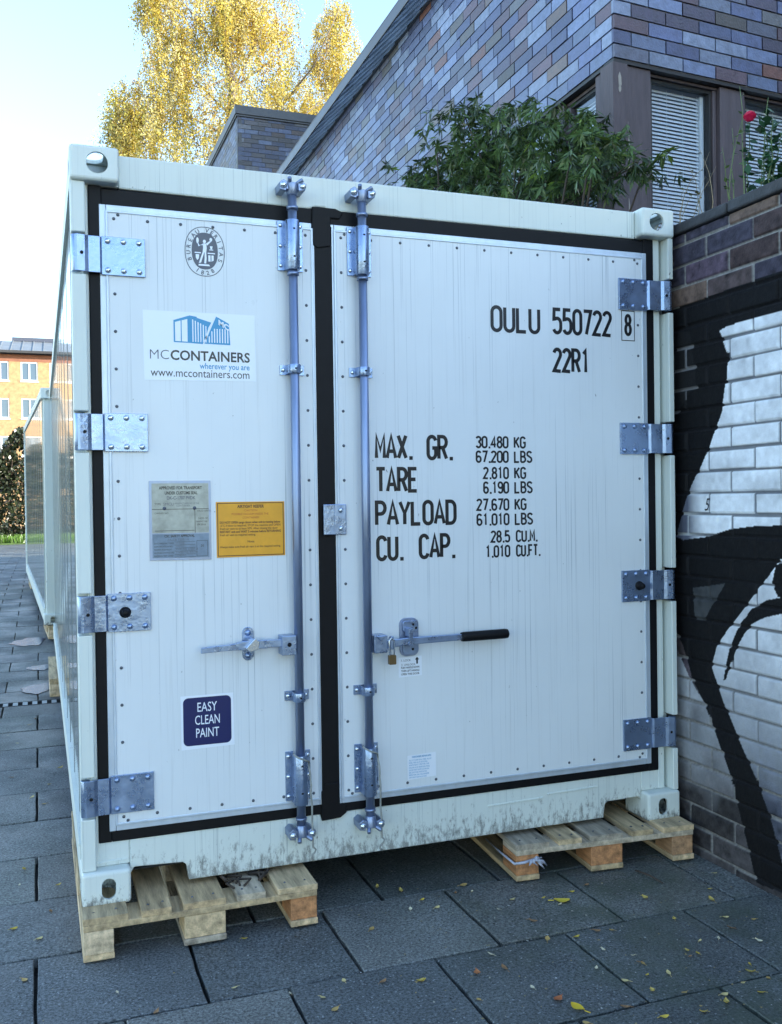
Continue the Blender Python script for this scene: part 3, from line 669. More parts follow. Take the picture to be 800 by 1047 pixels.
M['painted'] = mat('painted_rough_brick', (1, 1, 1), .72, spec=.22, attr='tint', var=.10, vscale=45, bump=.25, bscale=160, rvar=.1)
pwall = empty('planter_wall', (XW, 0, 0), label='low dark brick wall sprayed with black and pale blue graffiti, right of the container', cat='wall')
gw = graffiti_wall(); gw.parent = pwall; gw.location = (-XW, 0, 0)
def addc(mb): mb.v = [(x - XW, y, z) for x, y, z in mb.v]; return mb
mb = MB(); mb.box(XW + .012, XW + .20, -2.0, 1.2, -.03, 2.60, 1)
brick_face(mb, (XW, 1.2), (0, 1), (-1, 0), 15, 0, 2.636, 31, pal=[(.085, .062, .062), (.12, .078, .066), (.052, .046, .066), (.10, .072, .10)], pw=[1, 1, 1, 1], thick=.2, zref=2.589 - .0882 * 10)
brick_face(mb, (XW, -5.5), (0, 1), (-1, 0), 3.5, 0, 2.636, 32, pal=[(.085, .062, .062), (.12, .078, .066), (.052, .046, .066), (.10, .072, .10)], pw=[1, 1, 1, 1], thick=.2, zref=2.589 - .0882 * 10)
addc(mb).build('wall_core', bmats, pwall)
mb = MB(); y = -5.5; r = random.Random(2)
while y < 16:
    L = .40; mb.box(XW - .022 + r.uniform(-.002, .002), XW + .24, y + .003, y + L - .003, 2.637, 2.683 + r.uniform(-.002, .002)); y += L
addc(mb).build('coping', M['cap'], pwall, bevel=.008)
mb = MB(); p5 = px(722.5, 522, 'x', XW); font_text(mb, '5', 0, 0, .052, 0, shear=.35, wscale=.8)
mb.v = [(XW - .0085, p5[1] - a, p5[2] + c) for a, b, c in mb.v]; addc(mb).build('number', M['black'], pwall)
mb = MB(); mb.box(XW + .20, 3.25, -5.5, 1.5, 2.2, 2.60); mb.box(XW + .20, 3.21, 1.5, 16, 2.2, 2.60); mb.box(3.25, 12.2, -5.5, 1.5, 2.2, 2.60)
tag(mb.build('planting_bed', M['soil']), kind='structure')
#@@OBJECTS
# ------------------------------------------------------------------ shipping container
CW, CB, CH, CLEN = 2.438, 0.144, 2.591, 7.15
TOPZ = CB + CH
YD = 0.040         # plane of the door faces
_boolcache = {}
def casting_mesh(mirror_z):
    """corner casting, 0..162 x 0..178 x 0..118 with its oblong holes, cut by booleans"""
    def tmp(mb, bev=0, seg=2):
        o = mb.build('tmp', M['frame']); 
        if bev: b = o.modifiers.new('b', 'BEVEL'); b.width = bev; b.segments = seg
        return o
    body = tmp(MB().box(0, .162, 0, .178, 0, .118), .012, 3)
    cav = tmp(MB().box(.013, .150, .013, .166, .013, .105))
    hf = tmp(MB().prism(stadium(.088, .058, .0235, .036) if not mirror_z else stadium(.090, .060, .036, .037, 10), -.02, .03))
    s = stadium(.09, .058, .036, .027); vs = [(-.02, a, b) for a, b in s] + [(.03, a, b) for a, b in s]; n = len(s)
    hs = tmp(MB().add(vs, [tuple(range(n)), tuple(range(2 * n - 1, n - 1, -1))] + [(i, i + n, (i + 1) % n + n, (i + 1) % n) for i in range(n)]))
    s = stadium(.081, .089, .034, .060); zz = (.09, .14) if mirror_z else (-.02, .03); vs = [(a, b, zz[0]) for a, b in s] + [(a, b, zz[1]) for a, b in s]
    ht = tmp(MB().add(vs, [tuple(range(n)), tuple(range(2 * n - 1, n - 1, -1))] + [(i, i + n, (i + 1) % n + n, (i + 1) % n) for i in range(n)]))
    for c in (cav, hf, hs, ht):
        m = body.modifiers.new('c', 'BOOLEAN'); m.operation = 'DIFFERENCE'; m.object = c; m.solver = 'EXACT'
    dg = bpy.context.evaluated_depsgraph_get(); dg.update(); me = bpy.data.meshes.new_from_object(body.evaluated_get(dg))
    for o in (body, cav, hf, hs, ht): bpy.data.objects.remove(o)
    return me
def build_container():
    root = empty('shipping_container', (0, 0, 0), label='white two-door refrigerated shipping container standing nearest, with black lettering and lock rods', cat='shipping container')
    top_me, bot_me = casting_mesh(True), casting_mesh(False)
    for me, z, mt in ((top_me, TOPZ - .118, 'frame'), (bot_me, CB, 'cast')):
        me.materials.clear(); me.materials.append(M[mt])
        for sx, x in ((1, 0), (-1, CW)):
            for sy, y in ((1, 0), (-1, CLEN)):
                o = bpy.data.objects.new('corner_casting', me); COL.objects.link(o); o.parent = root; o.location = (x, y, z); o.scale = (sx, sy, 1)
    YH = .052
    # header and sill rails, with the step in the middle where the doors meet
    mb = MB(); hp = [(.1625, 2.612), (.845, 2.606), (.872, 2.616), (.905, 2.616), (.93, 2.606), (CW - .1625, 2.612), (CW - .1625, TOPZ - .008), (.1625, TOPZ - .008)]
    mb.prism(hp, YH, .16); mb.box(.045, .1625, YH, .16, 2.6145, 2.63); mb.box(CW - .1625, CW - .045, YH, .16, 2.6145, 2.63); mb.build('header_rail', M['frame'], root, bevel=.006)
    mb = MB(); b = .172; sp = [(.1625, .222), (.178, .246), (.345, .238), (.358, .228), (.366, b), (2.088, b), (2.096, .228), (2.110, .238), (2.262, .240), (CW - .1625, .222), (CW - .1625, .345), (.955, .343), (.93, .324), (.861, .321), (.855, .345), (.1625, .345)]
    mb.prism(sp, YH, .085)
    mb.box(.37, 2.085, .0855, .16, b + .004, .20)
    mb.box(.051, .1625, YH, .16, CB + .1187, .345); mb.box(CW - .1625, CW - .045, YH, .16, CB + .1187, .345)
    mb.build('sill_rail', M['sill'], root, bevel=.004)
    for x0, x1, z in ((1.55, 1.80, .284), (1.82, 2.06, .300), (.02, .16, .272)): MB().prism([(x0, z), (x1, z + .004), (x1, z + .012), (x0, z + .008)], YH - .004, YH + .004).build('weld_bead', M['sill'], root, bevel=.002)
    # forklift pocket tunnels / underside
    mb = MB(); mb.box(.02, CW - .02, .165, CLEN - .165, CB + .05, .20); mb.build('floor', M['dark'], root)
    # posts: left one shows a plain face, right one is a channel seen into
    HZ = (2.372, 1.765, 1.142, .512); hh = .067
    segs = [(CB + .1185, HZ[3] - hh - .004)] + [(HZ[i + 1] + hh + .004, HZ[i] - hh - .004) for i in (2, 1, 0)] + [(HZ[0] + hh + .004, TOPZ - .1185)]
    mb = MB(); mb.box(.004, .060, .085, .16, CB + .1185, TOPZ - .1185); mb.box(.040, .060, .050, .0845, CB + .119, TOPZ - .119)
    for a, c in segs: mb.box(.002, .050, .018, .0495, a, c); mb.box(.002, .020, .0497, .0845, a, c)
    mb.build('corner_post', M['frame'], root, bevel=.004)
    mb = MB(); mb.box(CW - .060, CW - .004, .085, .16, CB + .1185, TOPZ - .1185)
    mb.box(CW - .076, CW - .044, .050, .0845, CB + .119, TOPZ - .119)
    for a, c in segs:
        mb.box(CW - .028, CW - .002, .010, .0845, a, c)
    mb.build('corner_post', M['frame'], root, bevel=.004)
    mb = MB(); mb.box(.03, CW - .03, CLEN - .16, CLEN - .05, CB + .1, TOPZ - .02); mb.build('rear_frame', M['frame'], root, bevel=.006)
    # body: sides, rails, roof
    for sx in (0, 1):
        X = (lambda x: x) if sx == 0 else (lambda x: CW - x)
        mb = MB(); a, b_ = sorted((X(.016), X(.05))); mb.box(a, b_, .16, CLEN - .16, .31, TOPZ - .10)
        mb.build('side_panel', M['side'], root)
        mb = MB(); a, b_ = sorted((X(.0142), X(.0158)))
        for y in np.arange(.55, CLEN - .3, .585): mb.box(a, b_, y - .0045, y + .0045, .312, TOPZ - .102)
        mb.build('panel_seams', M['seam'], root)
        mb = MB(); a, b_ = sorted((X(.002), X(.05))); mb.box(a, b_, .178, CLEN - .178, CB + .022, .309); mb.box(a, b_, .178, CLEN - .178, TOPZ - .099, TOPZ - .012)
        c, d = sorted((X(-.001), X(.002))); mb.box(c, d, .178, CLEN - .178, .300, .309)
        mb.build('side_rail', M['frame'], root, bevel=.005)
    mb = MB(); mb.box(.05, CW - .05, .16, CLEN - .16, TOPZ - .05, TOPZ - .014); mb.build('roof', M['frame'], root)
    mb = MB(); mb.box(.061, CW - .061, .075, .12, .30, 2.66); mb.build('bulkhead', M['rubber'], root)
    # black door seal
    mb = MB()
    mb.box(.0605, .104, .046, .0745, .345, 2.614); mb.box(2.312, CW - .0765, .046, .0745, .345, 2.614)
    mb.box(.104, 2.312, .046, .0745, 2.545, 2.6055); mb.box(.104, 2.312, .046, .0745, .3455, .400); mb.box(.860, .930, .043, .0745, .400, 2.545)
    mb.prism([(.858, 2.47), (.872, 2.46), (.925, 2.47), (.925, 2.575), (.96, 2.575), (.975, 2.60), (.945, 2.612), (.855, 2.612), (.852, 2.54)], .038, .05)
    mb.prism([(.858, .322), (.930, .326), (.955, .343), (.955, .372), (.930, .376), (.925, .46), (.872, .46), (.858, .43)], .038, .0495)
    mb.build('door_seal', M['rubber'], root, bevel=.003)
    rr = random.Random(5)
    for side in (0, 1):
        x0, x1, z0, z1 = ((.096, .875, .383, 2.551) if side == 0 else (.916, 2.324, .378, 2.553))
        door = empty('door', ((x0 + x1) / 2, YD, z0)); door.parent = root
        if side == 0: door['label'] = 'narrow left door with round emblem, company sticker and plates'
        else: door['label'] = 'wide right door with black capacity figures'
        ox, oy, oz = door.location
        def S(mb): mb.v = [(x - ox, y - oy, z - oz) for x, y, z in mb.v]; return mb
        mb = MB(); e = .024
        mb = MB()
        for a, b_, c, d in ((x0, x0 + e - .002, z0, z1), (x1 - e + .002, x1, z0, z1), (x0 + e - .001, x1 - e + .001, z0, z0 + e - .002), (x0 + e - .001, x1 - e + .001, z1 - e + .002, z1)):
            mb.box(a, b_, YD + .004, YD + .030, c, d)
        q = .0045
        for a, b_, c, d in ((x0 + e - q, x0 + e + q, z0 + e, z1 - e), (x1 - e - q, x1 - e + q, z0 + e, z1 - e), (x0 + e - q, x1 - e + q, z0 + e - q, z0 + e + q), (x0 + e - q, x1 - e + q, z1 - e - q, z1 - e + q)):
            mb.box(a, b_, YD - .003, YD + .0035, c, d)
        S(mb).build('edge_trim', M['trim'], door, bevel=.002)
        mb = MB(); i = .034 + .014; mb.box(x0 + e, x1 - e, YD, YD + .03, z0 + e, z1 - e)
        nx_ = int((x1 - x0) / .125); nz_ = 16
        for k in range(nx_ + 1):
            x = x0 + i + (x1 - x0 - 2 * i) * k / nx_
            for z in (z0 + i, z1 - i): mb.dome(x, YD, z, .0058, .0035, 8, 1)
        for k in range(1, nz_):
            z = z0 + i + (z1 - z0 - 2 * i) * k / nz_
            for x in (x0 + i, x1 - i): mb.dome(x, YD, z, .0058, .0035, 8, 1)
        for x in (x0 + i + .014, x1 - i - .014):
            for z in (z0 + i - .014, z1 - i + .014): mb.dome(x, YD, z, .0058, .0035, 8, 1)
        S(mb).build('panel', [M['door'], M['rivet']], door)
        # hinges
        for n_, hz in enumerate(HZ):
            mb = MB(); m = (lambda x: x) if side == 0 else (lambda x: CW - x)
            A = (.102, .247) if side == 0 else (.120, .258)
            def bx(a, b_, y0, y1, c, d, mi=0):
                a, b_ = sorted((m(a), m(b_))); mb.box(a, b_, y0, y1, c, d, mi)
            bx(A[0], A[1], YD - .008, YD, hz - .066, hz + .066)
            # strap, bent out over the seal
            prof = [(A[0], YD - .008), (A[0] - .006, YD - .018), (.058, YD - .020), (.046, YD - .026), (.020, YD - .032), (.006, YD - .022)]
            th = .008; P_ = [(m(a), b_) for a, b_ in prof] + [(m(a), b_ + th) for a, b_ in prof[::-1]]; k = len(P_)
            vs = [(a, b_, hz - .062) for a, b_ in P_] + [(a, b_, hz + .062) for a, b_ in P_]
            mb.add(vs, [tuple(range(k)), tuple(range(2 * k - 1, k - 1, -1))] + [(j, (j + 1) % k, (j + 1) % k + k, j + k) for j in range(k)])
            mb.tube([(m(.018), YD - .012, hz - .0625), (m(.018), YD - .012, hz + .0625)], .016, 14)
            L = A[1] - A[0]
            for f in (.14, .50, .86):
                for z in (hz - .050, hz + .050): mb.dome(m(A[0] + L * f), YD - .008, z, .0105, .008, 10, 1)
            mb.dome(m(.036), YD - .0315, hz, .006, .001, 8, 2)
            if n_ == 2:
                c_ = (m(A[0] + L * .40)); mb.dome(c_, YD - .008, hz, .020, .016, 16, 2); mb.dome(c_, YD - .024, hz, .014, .020, 14, 2)
            S(mb).build('hinge', [M['galv'], M['bolt'] if side == 0 and n_ < 2 else M['galv'], M['rubber']], door, bevel=.0012)
        # lock rod
        xr = .767 if side == 0 else 1.034; yr = -.004
        mb = MB(); mb.tube([(xr, yr, .33), (xr, yr, 2.655)], .0165, 18); mb.tube([(xr, yr, .56), (xr, yr, .575)], .0195, 18); mb.tube([(xr, yr, .352), (xr, yr, .362)], .0205, 18); mb.tube([(xr, yr, 2.34), (xr, yr, 2.352)], .0215, 18); mb.tube([(xr, yr, 2.578), (xr, yr, 2.590)], .0215, 18)
        S(mb).build('lock_rod', M['rod'], door)
        for zc in (2.455, .505):
            mb = MB(); mb.tube([(xr, yr, zc - .095), (xr, yr, zc + .085)], .0255, 20)
            mb.box(xr - .047, xr - .018, YD - .007, YD, zc - .09, zc + .092); mb.box(xr + .018, xr + .047, YD - .007, YD, zc - .09, zc + .092)
            mb.box(xr - .026, xr - .019, yr, YD, zc - .09, zc + .085); mb.box(xr + .019, xr + .026, yr, YD, zc - .09, zc + .085)
            for z in (zc - .072, zc, zc + .075):
                for s in (-1, 1): mb.dome(xr + s * .037, YD - .007, z, .0085, .007, 8, 1)
            for z in (zc - .05, zc + .05): mb.dome(xr, yr - .0245, z, .005, .0012, 8, 2)
            S(mb).build('rod_bracket', [M['galv'], M['bolt'], M['rubber']], door, bevel=.0015)
        for zc in (2.001, .803):
            mb = MB(); mb.tube([(xr, yr, zc - .016), (xr, yr, zc + .016)], .0225, 18)
            mb.box(xr - .046, xr + .046, YD - .006, YD, zc - .018, zc + .018); mb.box(xr - .024, xr - .017, yr, YD, zc - .016, zc + .016); mb.box(xr + .017, xr + .024, yr, YD, zc - .016, zc + .016)
            for s in (-1, 1): mb.dome(xr + s * .034, YD - .006, zc, .0085, .007, 8, 1)
            mb.dome(xr, yr - .0215, zc, .005, .0012, 8, 2)
            S(mb).build('rod_guide', [M['galv'], M['bolt'], M['rubber']], door, bevel=.0015)
        # cams at the rod ends in their keepers
        for zc, up in ((2.660, 1), (.305, -1)):
            mb = MB(); q = up
            mb.tube([(xr, yr, zc - .030 * q), (xr, yr, zc + .012 * q)], [.019, .026], 16)
            mb.box(xr - .030, xr + .030, yr - .014, yr + .020, zc - .012, zc + .012)
            mb.prism([(xr - .048, zc - .016), (xr - .026, zc - .020), (xr - .018, zc + .014), (xr - .034, zc + .022), (xr - .050, zc + .010)], yr - .018, YH)
            mb.prism([(xr + .020, zc - .018), (xr + .044, zc - .014), (xr + .050, zc + .008), (xr + .034, zc + .020), (xr + .018, zc + .010)], yr - .022, YH)
            for s in (-.036, .036): mb.dome(xr + s, yr - .020, zc, .013, .010, 10, 1)
            mb.tube([(xr - .012, yr - .016, zc + .014 * q), (xr - .016, yr - .03, zc + .026 * q)], .008, 10); mb.tube([(xr + .016, yr - .012, zc + .010 * q), (xr + .034, yr - .026, zc + .022 * q)], .008, 10)
            S(mb).build('rod_cam', [M['rod'], M['bolt']], door, bevel=.002)
        # handle
        if side == 0:
            mb = MB(); mb.box(.700, .753, yr - .022, YD - .004, .962, 1.032)
            bar = [(.410, .988), (.412, 1.008), (.52, 1.014), (.56, 1.022), (.64, 1.022), (.701, 1.020), (.701, .994), (.64, .992), (.56, .990), (.52, .992)]
            mb.prism(bar, yr - .014, yr - .003); mb.dome(.727, yr - .022, 1.0, .008, .004, 10, 1)
            S(mb).build('lock_handle', [M['galv'], M['rubber']], door, bevel=.003)
            mb = MB(); mb.prism(stadium(.588, 1.005, .021, .061), YD - .006, YD); mb.prism([(.566, .998), (.60, 1.032), (.616, 1.02), (.612, .992), (.582, .984)], yr - .03, yr - .015, 1)
            mb.box(.578, .598, yr - .015, YD - .006, .985, 1.03); mb.dome(.588, YD - .006, 1.045, .012, .008, 10, 0); mb.dome(.588, YD - .006, .962, .012, .008, 10, 0)
            S(mb).build('handle_catch', [M['galv'], M['bolt']], door, bevel=.002)
        else:
            mb = MB(); mb.box(1.052, 1.104, yr - .022, YD - .004, .945, 1.012); mb.prism([(1.056, 1.012), (1.078, .990), (1.100, 1.012)], yr - .028, yr - .021)
            mb.prism([(1.100, .958), (1.20, .968), (1.34, .970), (1.425, .972), (1.425, .996), (1.34, .996), (1.20, .996), (1.100, .990)], yr - .014, yr - .004)
            mb.prism([(1.06 + .06, .955), (1.132, .955), (1.132, 1.005), (1.12, 1.005)], yr - .018, yr + .004)
            hd = S(mb).build('lock_handle', [M['galv']], door, bevel=.003)
            mb = MB(); g_ = [(1.415, yr - .009, .984), (1.425, yr - .009, .984), (1.60, yr - .009, .985), (1.613, yr - .009, .985), (1.618, yr - .009, .985)]; mb.tube(g_, [.0175, .019, .0195, .018, .010], 16)
            S(mb).build('handle_grip', M['rubber'], door)
            mb = MB(); mb.prism(roundrect(1.176, 1.252, .918, 1.064, .024), YD - .012, YD, 0); mb.prism(roundrect(1.184, 1.246, .926, .968, .012), YD - .022, YD - .012, 1); mb.prism(roundrect(1.184, 1.246, 1.012, 1.054, .012), YD - .022, YD - .012, 1)
            mb.box(1.192, 1.210, yr - .020, YD - .02, .965, .978, 1); mb.box(1.192, 1.210, yr - .020, YD - .02, .998, 1.03, 1); mb.box(1.194, 1.208, yr - .021, yr - .015, .96, 1.03, 1)
            for x, z in ((1.226, 1.040), (1.238, 1.026), (1.224, .945)): mb.dome(x, YD - .022, z, .0055, .003, 8, 2)
            S(mb).build('handle_catch', [M['rod'], M['galv'], M['rubber']], door, bevel=.003)
            mb = MB(); mb.tube([(1.113, yr - .020, .93), (1.111, yr - .022, .99), (1.119, yr - .022, 1.0), (1.131, yr - .022, .99), (1.131, yr - .020, .93)], .0035, 8, 1); mb.prism(roundrect(1.108, 1.136, .900, .936, .004), yr - .030, yr - .012, 0)
            S(mb).build('padlock', [M['brass'], M['bolt']], door, bevel=.002)
            mb = MB(); mb.box(.915, .968, YD - .009, YD, 1.392, 1.506); mb.prism([(.876, 1.392), (.918, 1.392), (.918, 1.506), (.876, 1.506)], YD - .020, YD - .012); mb.box(.914, .920, YD - .020, YD, 1.392, 1.506)
            for z in (1.415, 1.483): mb.dome(.945, YD - .009, z, .010, .008, 10, 1)
            S(mb).build('door_lap_plate', [M['galv'], M['bolt']], door, bevel=.003)
        # seal cable wound on the foot of the rod
        mb = MB(); zb = .60; pts = []
        for k in range(15): a_ = pi * .95 - pi * .9 * k / 14; pts.append((xr + .029 * cos(a_), yr - .029 * abs(sin(a_)) - .004, zb - .0025 * k))
        x_, y_, z_ = pts[-1]; r5 = random.Random(side + 3); pts += [(x_ - .002, y_ - .012, z_ - .02)]
        for k in range(1, 14): pts.append((x_ + .002 + .006 * (k / 13) + r5.uniform(-.0015, .0015), y_ - .014 + r5.uniform(-.002, .002), z_ - .02 - .022 * k))
        for k in range(6): pts.append((x_ + .008 + .010 * sin(k * 1.3), y_ - .016, z_ - .31 - .010 * k))
        mb.tube(pts, .0036, 7); S(mb).build('seal_cable', mat('plastic_grey_cable', (.28, .29, .27), .55, var=.3, vscale=30), door)
        # ---------------- lettering and stickers
        if side == 1:
            mb = MB(); yL = YD - .0006; t = .0142
            for s_, a_, b_, z_ in (('MAX.', 1.087, 1.243, 1.673), ('GR.', 1.300, 1.413, 1.671), ('TARE', 1.087, 1.266, 1.546), ('PAYLOAD', 1.084, 1.425, 1.418), ('CU.', 1.087, 1.200, 1.285), ('CAP.', 1.262, 1.418, 1.287)):
                lettering(mb, s_, a_, b_, z_, .1, t, yL)
            S(mb).build('capacity_words', M['black'], door); mb = MB()
            for s_, u_, z_, e_ in (('30.480', 'KG', 1.719, 1.510), ('67.200', 'LBS', 1.661, 1.510), ('2.810', 'KG', 1.596, 1.541), ('6.190', 'LBS', 1.538, 1.541), ('27.670', 'KG', 1.470, 1.510), ('61.010', 'LBS', 1.411, 1.510)):
                lettering(mb, s_, e_, 1.657, z_, .050, .0080, yL); lettering(mb, u_, 1.680, 1.735 if u_ == 'KG' else 1.764, z_, .050, .0080, yL)
            lettering(mb, '28.5', 1.571, 1.659, 1.342, .050, .0080, yL); lettering(mb, 'CU.M.', 1.684, 1.784, 1.342, .050, .0080, yL)
            lettering(mb, '1.010', 1.547, 1.659, 1.283, .050, .0080, yL); lettering(mb, 'CU.FT.', 1.684, 1.796, 1.283, .050, .0080, yL)
            S(mb).build('capacity_values', M['black'], door); mb = MB()
            lettering(mb, 'OULU', 1.583, 1.808, 2.183, .108, .0145, yL); lettering(mb, '550722', 1.862, 2.148, 2.187, .110, .0145, yL)
            lettering(mb, '8', 2.208, 2.246, 2.196, .094, .0135, yL); mc = MB(); lettering(mc, '22R1', 1.862, 2.040, 2.030, .104, .0145, yL); S(mc).build('size_code', M['black'], door)
            x_a, x_b, z_a, z_b, w_ = 2.194, 2.260, 2.176, 2.304, .0035
            for a_, b_, c_, d_ in ((x_a, x_b, z_a, z_a + w_), (x_a, x_b, z_b - w_, z_b), (x_a, x_a + w_, z_a + w_, z_b - w_), (x_b - w_, x_b, z_a + w_, z_b - w_)): mb.sheet([(a_, c_), (b_, c_), (b_, d_), (a_, d_)], yL)
            S(mb).build('identification_number', M['black'], door)
            mb = MB(); y0 = YD - .0006; y1 = YD - .0010
            mb.sheet([(1.172, .835), (1.268, .838), (1.268, .914), (1.172, .912)], y0, 0)
            for k, s_ in enumerate(('1. LOCK', '2. UNLOCK')): font_text(mb, s_, 1.183, .896 - .017 * k, .008, y1, mi=1)
            for k, s_ in enumerate(('PUSH HANDLE DOWN', 'THEN LIFT HANDLE', 'OPEN THE DOOR')): font_text(mb, s_, 1.220, .868 - .0125 * k, .0075, y1, width=.076, align='CENTER', mi=1, bold=.02)
            mb.sheet([(1.245, .884), (1.252, .884), (1.252, .900), (1.257, .900), (1.2485, .911), (1.240, .900), (1.245, .900)], y1, 1)
            S(mb).build('instruction_sticker', [M['white'], M['black']], door)
            mb = MB(); mb.sheet([(1.203, .436), (1.322, .441), (1.322, .534), (1.203, .530)], y0, 0)
            font_text(mb, 'CONTAINER REPAIR INFO', 1.262, .520, .007, y1, width=.08, align='CENTER', mi=1, bold=.02)
            r6 = random.Random(8); words = 'PAINT PANEL STEEL ALLOY FLOOR FOAM SEAL TYPE RAIL COLOUR WHITE DATE DOOR REEFER'.split()
            for k in range(8): font_text(mb, ' '.join(r6.choice(words) for _ in range(5)), 1.209, .508 - .0095 * k, .0058, y1, width=r6.uniform(.07, .105), mi=1)
            S(mb).build('repair_sticker', [M['white'], M['cyan']], door)
        else:
            y0, y1, y2, y3 = YD - .0006, YD - .0010, YD - .0014, YD - .0018
            # company sticker
            mb = MB(); mb.sheet([(.238, 1.950), (.634, 1.957), (.632, 2.196), (.236, 2.195)], y0, 0)
            SX = lambda a: .236 + (a - 146) * (.396 / 115.0)
            # box drawing, from sticker fractions
            def q(a, b): return (.238 + a * .394, 1.953 + b * .240)
            o_ = [q(.262, .895), q(.405, .955), q(.405, .555), q(.262, .575)]
            mb.sheet([q(.262, .880), q(.405, .960), q(.47, .945), q(.47, .550), q(.262, .558)], y1, 1)
            mb.sheet([q(.275, .852), q(.325, .878), q(.325, .572), q(.275, .574)], y2, 0); mb.sheet([q(.334, .882), q(.385, .905), q(.385, .570), q(.334, .572)], y2, 0)
            mb.sheet([q(.405, .960), q(.60, .870), q(.575, .800), q(.53, .545), q(.405, .553)], y1 - .0001, 1)
            for k in range(6):
                a_ = .428 + k * .0235; mb.sheet([q(a_, .905 - k * .018), q(a_ + .010, .900 - k * .018), q(a_ + .010, .572), q(a_, .572)], y2, 0)
            mb.sheet([q(.645, .965), q(.76, .865), q(.77, .545), q(.535, .552)], y1 - .0001, 1)
            for k in range(8):
                a_ = .575 + k * .024; t_ = min(.60 + (a_ - .555) * 3.2, .78 + .0); mb.sheet([q(a_, t_), q(a_ + .010, t_), q(a_ + .010, .572), q(a_, .572)], y2, 0)
            mb.sheet([q(.620, .945), q(.637, .955), q(.532, .545), q(.520, .545)], y2, 0)
            font_text(mb, 'MC', *q(.665, .845), .018, y3, mi=0, bold=.04, T=lambda a, b: (a, b - (a - q(.665, 0)[0]) * .55))
            font_text(mb, 'MC', *q(.052, .300), .034, y1, width=.395 * .165, mi=2, bold=-.012)
            font_text(mb, 'CONTAINERS', *q(.232, .298), .034, y1, width=.395 * .715, mi=3, bold=.022)
            font_text(mb, 'wherever you are', *q(.945, .180), .021, y1, width=.395 * .455, align='RIGHT', mi=1, bold=.012)
            font_text(mb, 'www.mccontainers.com', *q(.055, .050), .029, y1, width=.395 * .885, mi=3)
            S(mb).build('company_sticker', [M['white'], M['cyan'], M['greyink'], M['black']], door)
            # round emblem
            mb = MB(); cx, cz = .4555, 2.4135; A_, B_ = .071, .0885
            def ring(a0, b0, a1, b1, y, mi, n=48, e=.88):
                p = superell(cx, cz, a0, b0, n, e); q_ = superell(cx, cz, a1, b1, n, e); vs = [(x, y, z) for x, z in p + q_]
                mb.add(vs, [(i, (i + 1) % n, (i + 1) % n + n, i + n) for i in range(n)], mi)
            ring(A_, B_, A_ - .0028, B_ - .0028, y0, 0); mb.sheet(superell(cx, cz + .002, .0465, .0655, 40, .88), y0, 0)
            def around(s_, a0, a1, ra, rb, h_, flip=False):
                for k, ch in enumerate(s_):
                    if ch == ' ': continue
                    a = rad(a0 + (a1 - a0) * k / (len(s_) - 1)); px_, pz_ = cx + ra * cos(a), cz + rb * sin(a)
                    nx_, nz_ = cos(a) / ra, sin(a) / rb; L_ = math.hypot(nx_, nz_); nx_, nz_ = nx_ / L_, nz_ / L_
                    if flip: nx_, nz_ = -nx_, -nz_
                    font_text(mb, ch, 0, -h_ / 2, h_, y0, align='CENTER', mi=0, bold=.02, T=lambda u_, v_: (px_ + u_ * nz_ + v_ * nx_, pz_ - u_ * nx_ + v_ * nz_))
            around('BUREAU VERITAS', 202, -22, .0585, .0765, .0145); around('1828', 242, 298, .0565, .0755, .0145, True)
            w_ = 1   # figure: an abstract standing woman with torch and scales, in white
            F = lambda pts: mb.sheet([(cx + a * .001, cz + b * .001) for a, b in pts], y1, w_)
            mb.sheet(ellipse(cx - .001, cz + .036, .0055, .0065, 14), y1, 1)
            F([(-7, 29), (5, 29), (7, 14), (5, -2), (-8, -2), (-6, 14)]); F([(5, 29), (20, 41), (24, 38), (8, 22)]); F([(-6, 28), (-22, 17), (-26, 30), (-23, 31), (-19, 22), (-6, 22)])
            F([(-8, -2), (-2, -2), (-14, -40), (-22, -42), (-15, -22)]); F([(-1, -2), (5, -2), (6, -24), (4, -42), (-3, -42), (-1, -22)])
            mb.sheet(ellipse(cx + .022, cz + .044, .005, .0065, 12), y1, 1); mb.sheet(ellipse(cx - .0255, cz + .038, .0045, .011, 12), y1, 1)
            F([(-36, -3), (-14, -3), (-14, -7), (-36, -7)]); F([(10, -3), (36, -3), (36, -7), (10, -7)]); F([(16, 9), (30, 9), (30, 6), (16, 6)]); F([(18, 21), (28, 21), (26, 10), (20, 10)])
            F([(-33, -11), (-20, -11), (-22, -26), (-27, -32), (-32, -24)]); F([(12, -12), (20, -12), (20, -34), (12, -34)]); F([(23, -12), (31, -12), (31, -30), (23, -34)])
            F([(-22, -45), (14, -45), (18, -51), (-24, -51)])
            S(mb).build('round_emblem', [M['greyink'], M['white']], door)
            # approval plate
            mb = MB(); mb.prism([(.2465, 1.318), (.4615, 1.315), (.4620, 1.597), (.2470, 1.597)], YD - .003, YD - .0005, 3); ya, yb = YD - .0034, YD - .0038
            mb.sheet([(.256, 1.413), (.454, 1.412), (.454, 1.588), (.256, 1.588)], ya, 0); mb.sheet([(.256, 1.326), (.454, 1.324), (.454, 1.409), (.256, 1.410)], ya, 1)
            font_text(mb, 'APPROVED FOR TRANSPORT', .356, 1.567, .0105, yb, width=.150, align='CENTER', mi=2, bold=.03); font_text(mb, 'UNDER CUSTOMS SEAL', .358, 1.549, .0105, yb, width=.114, align='CENTER', mi=2, bold=.03)
            font_text(mb, 'DK-C-1707 PVDK', .358, 1.531, .0115, yb, width=.10, align='CENTER', mi=4, bold=.02)
            font_text(mb, 'TYPE', .265, 1.512, .007, yb, mi=2); font_text(mb, 'MANUFACTURERS NO. OF THE', .335, 1.514, .006, yb, width=.085, mi=4); font_text(mb, 'CONTAINER', .34, 1.506, .006, yb, mi=4); font_text(mb, 'SMCU', .295, 1.510, .010, yb, mi=4)
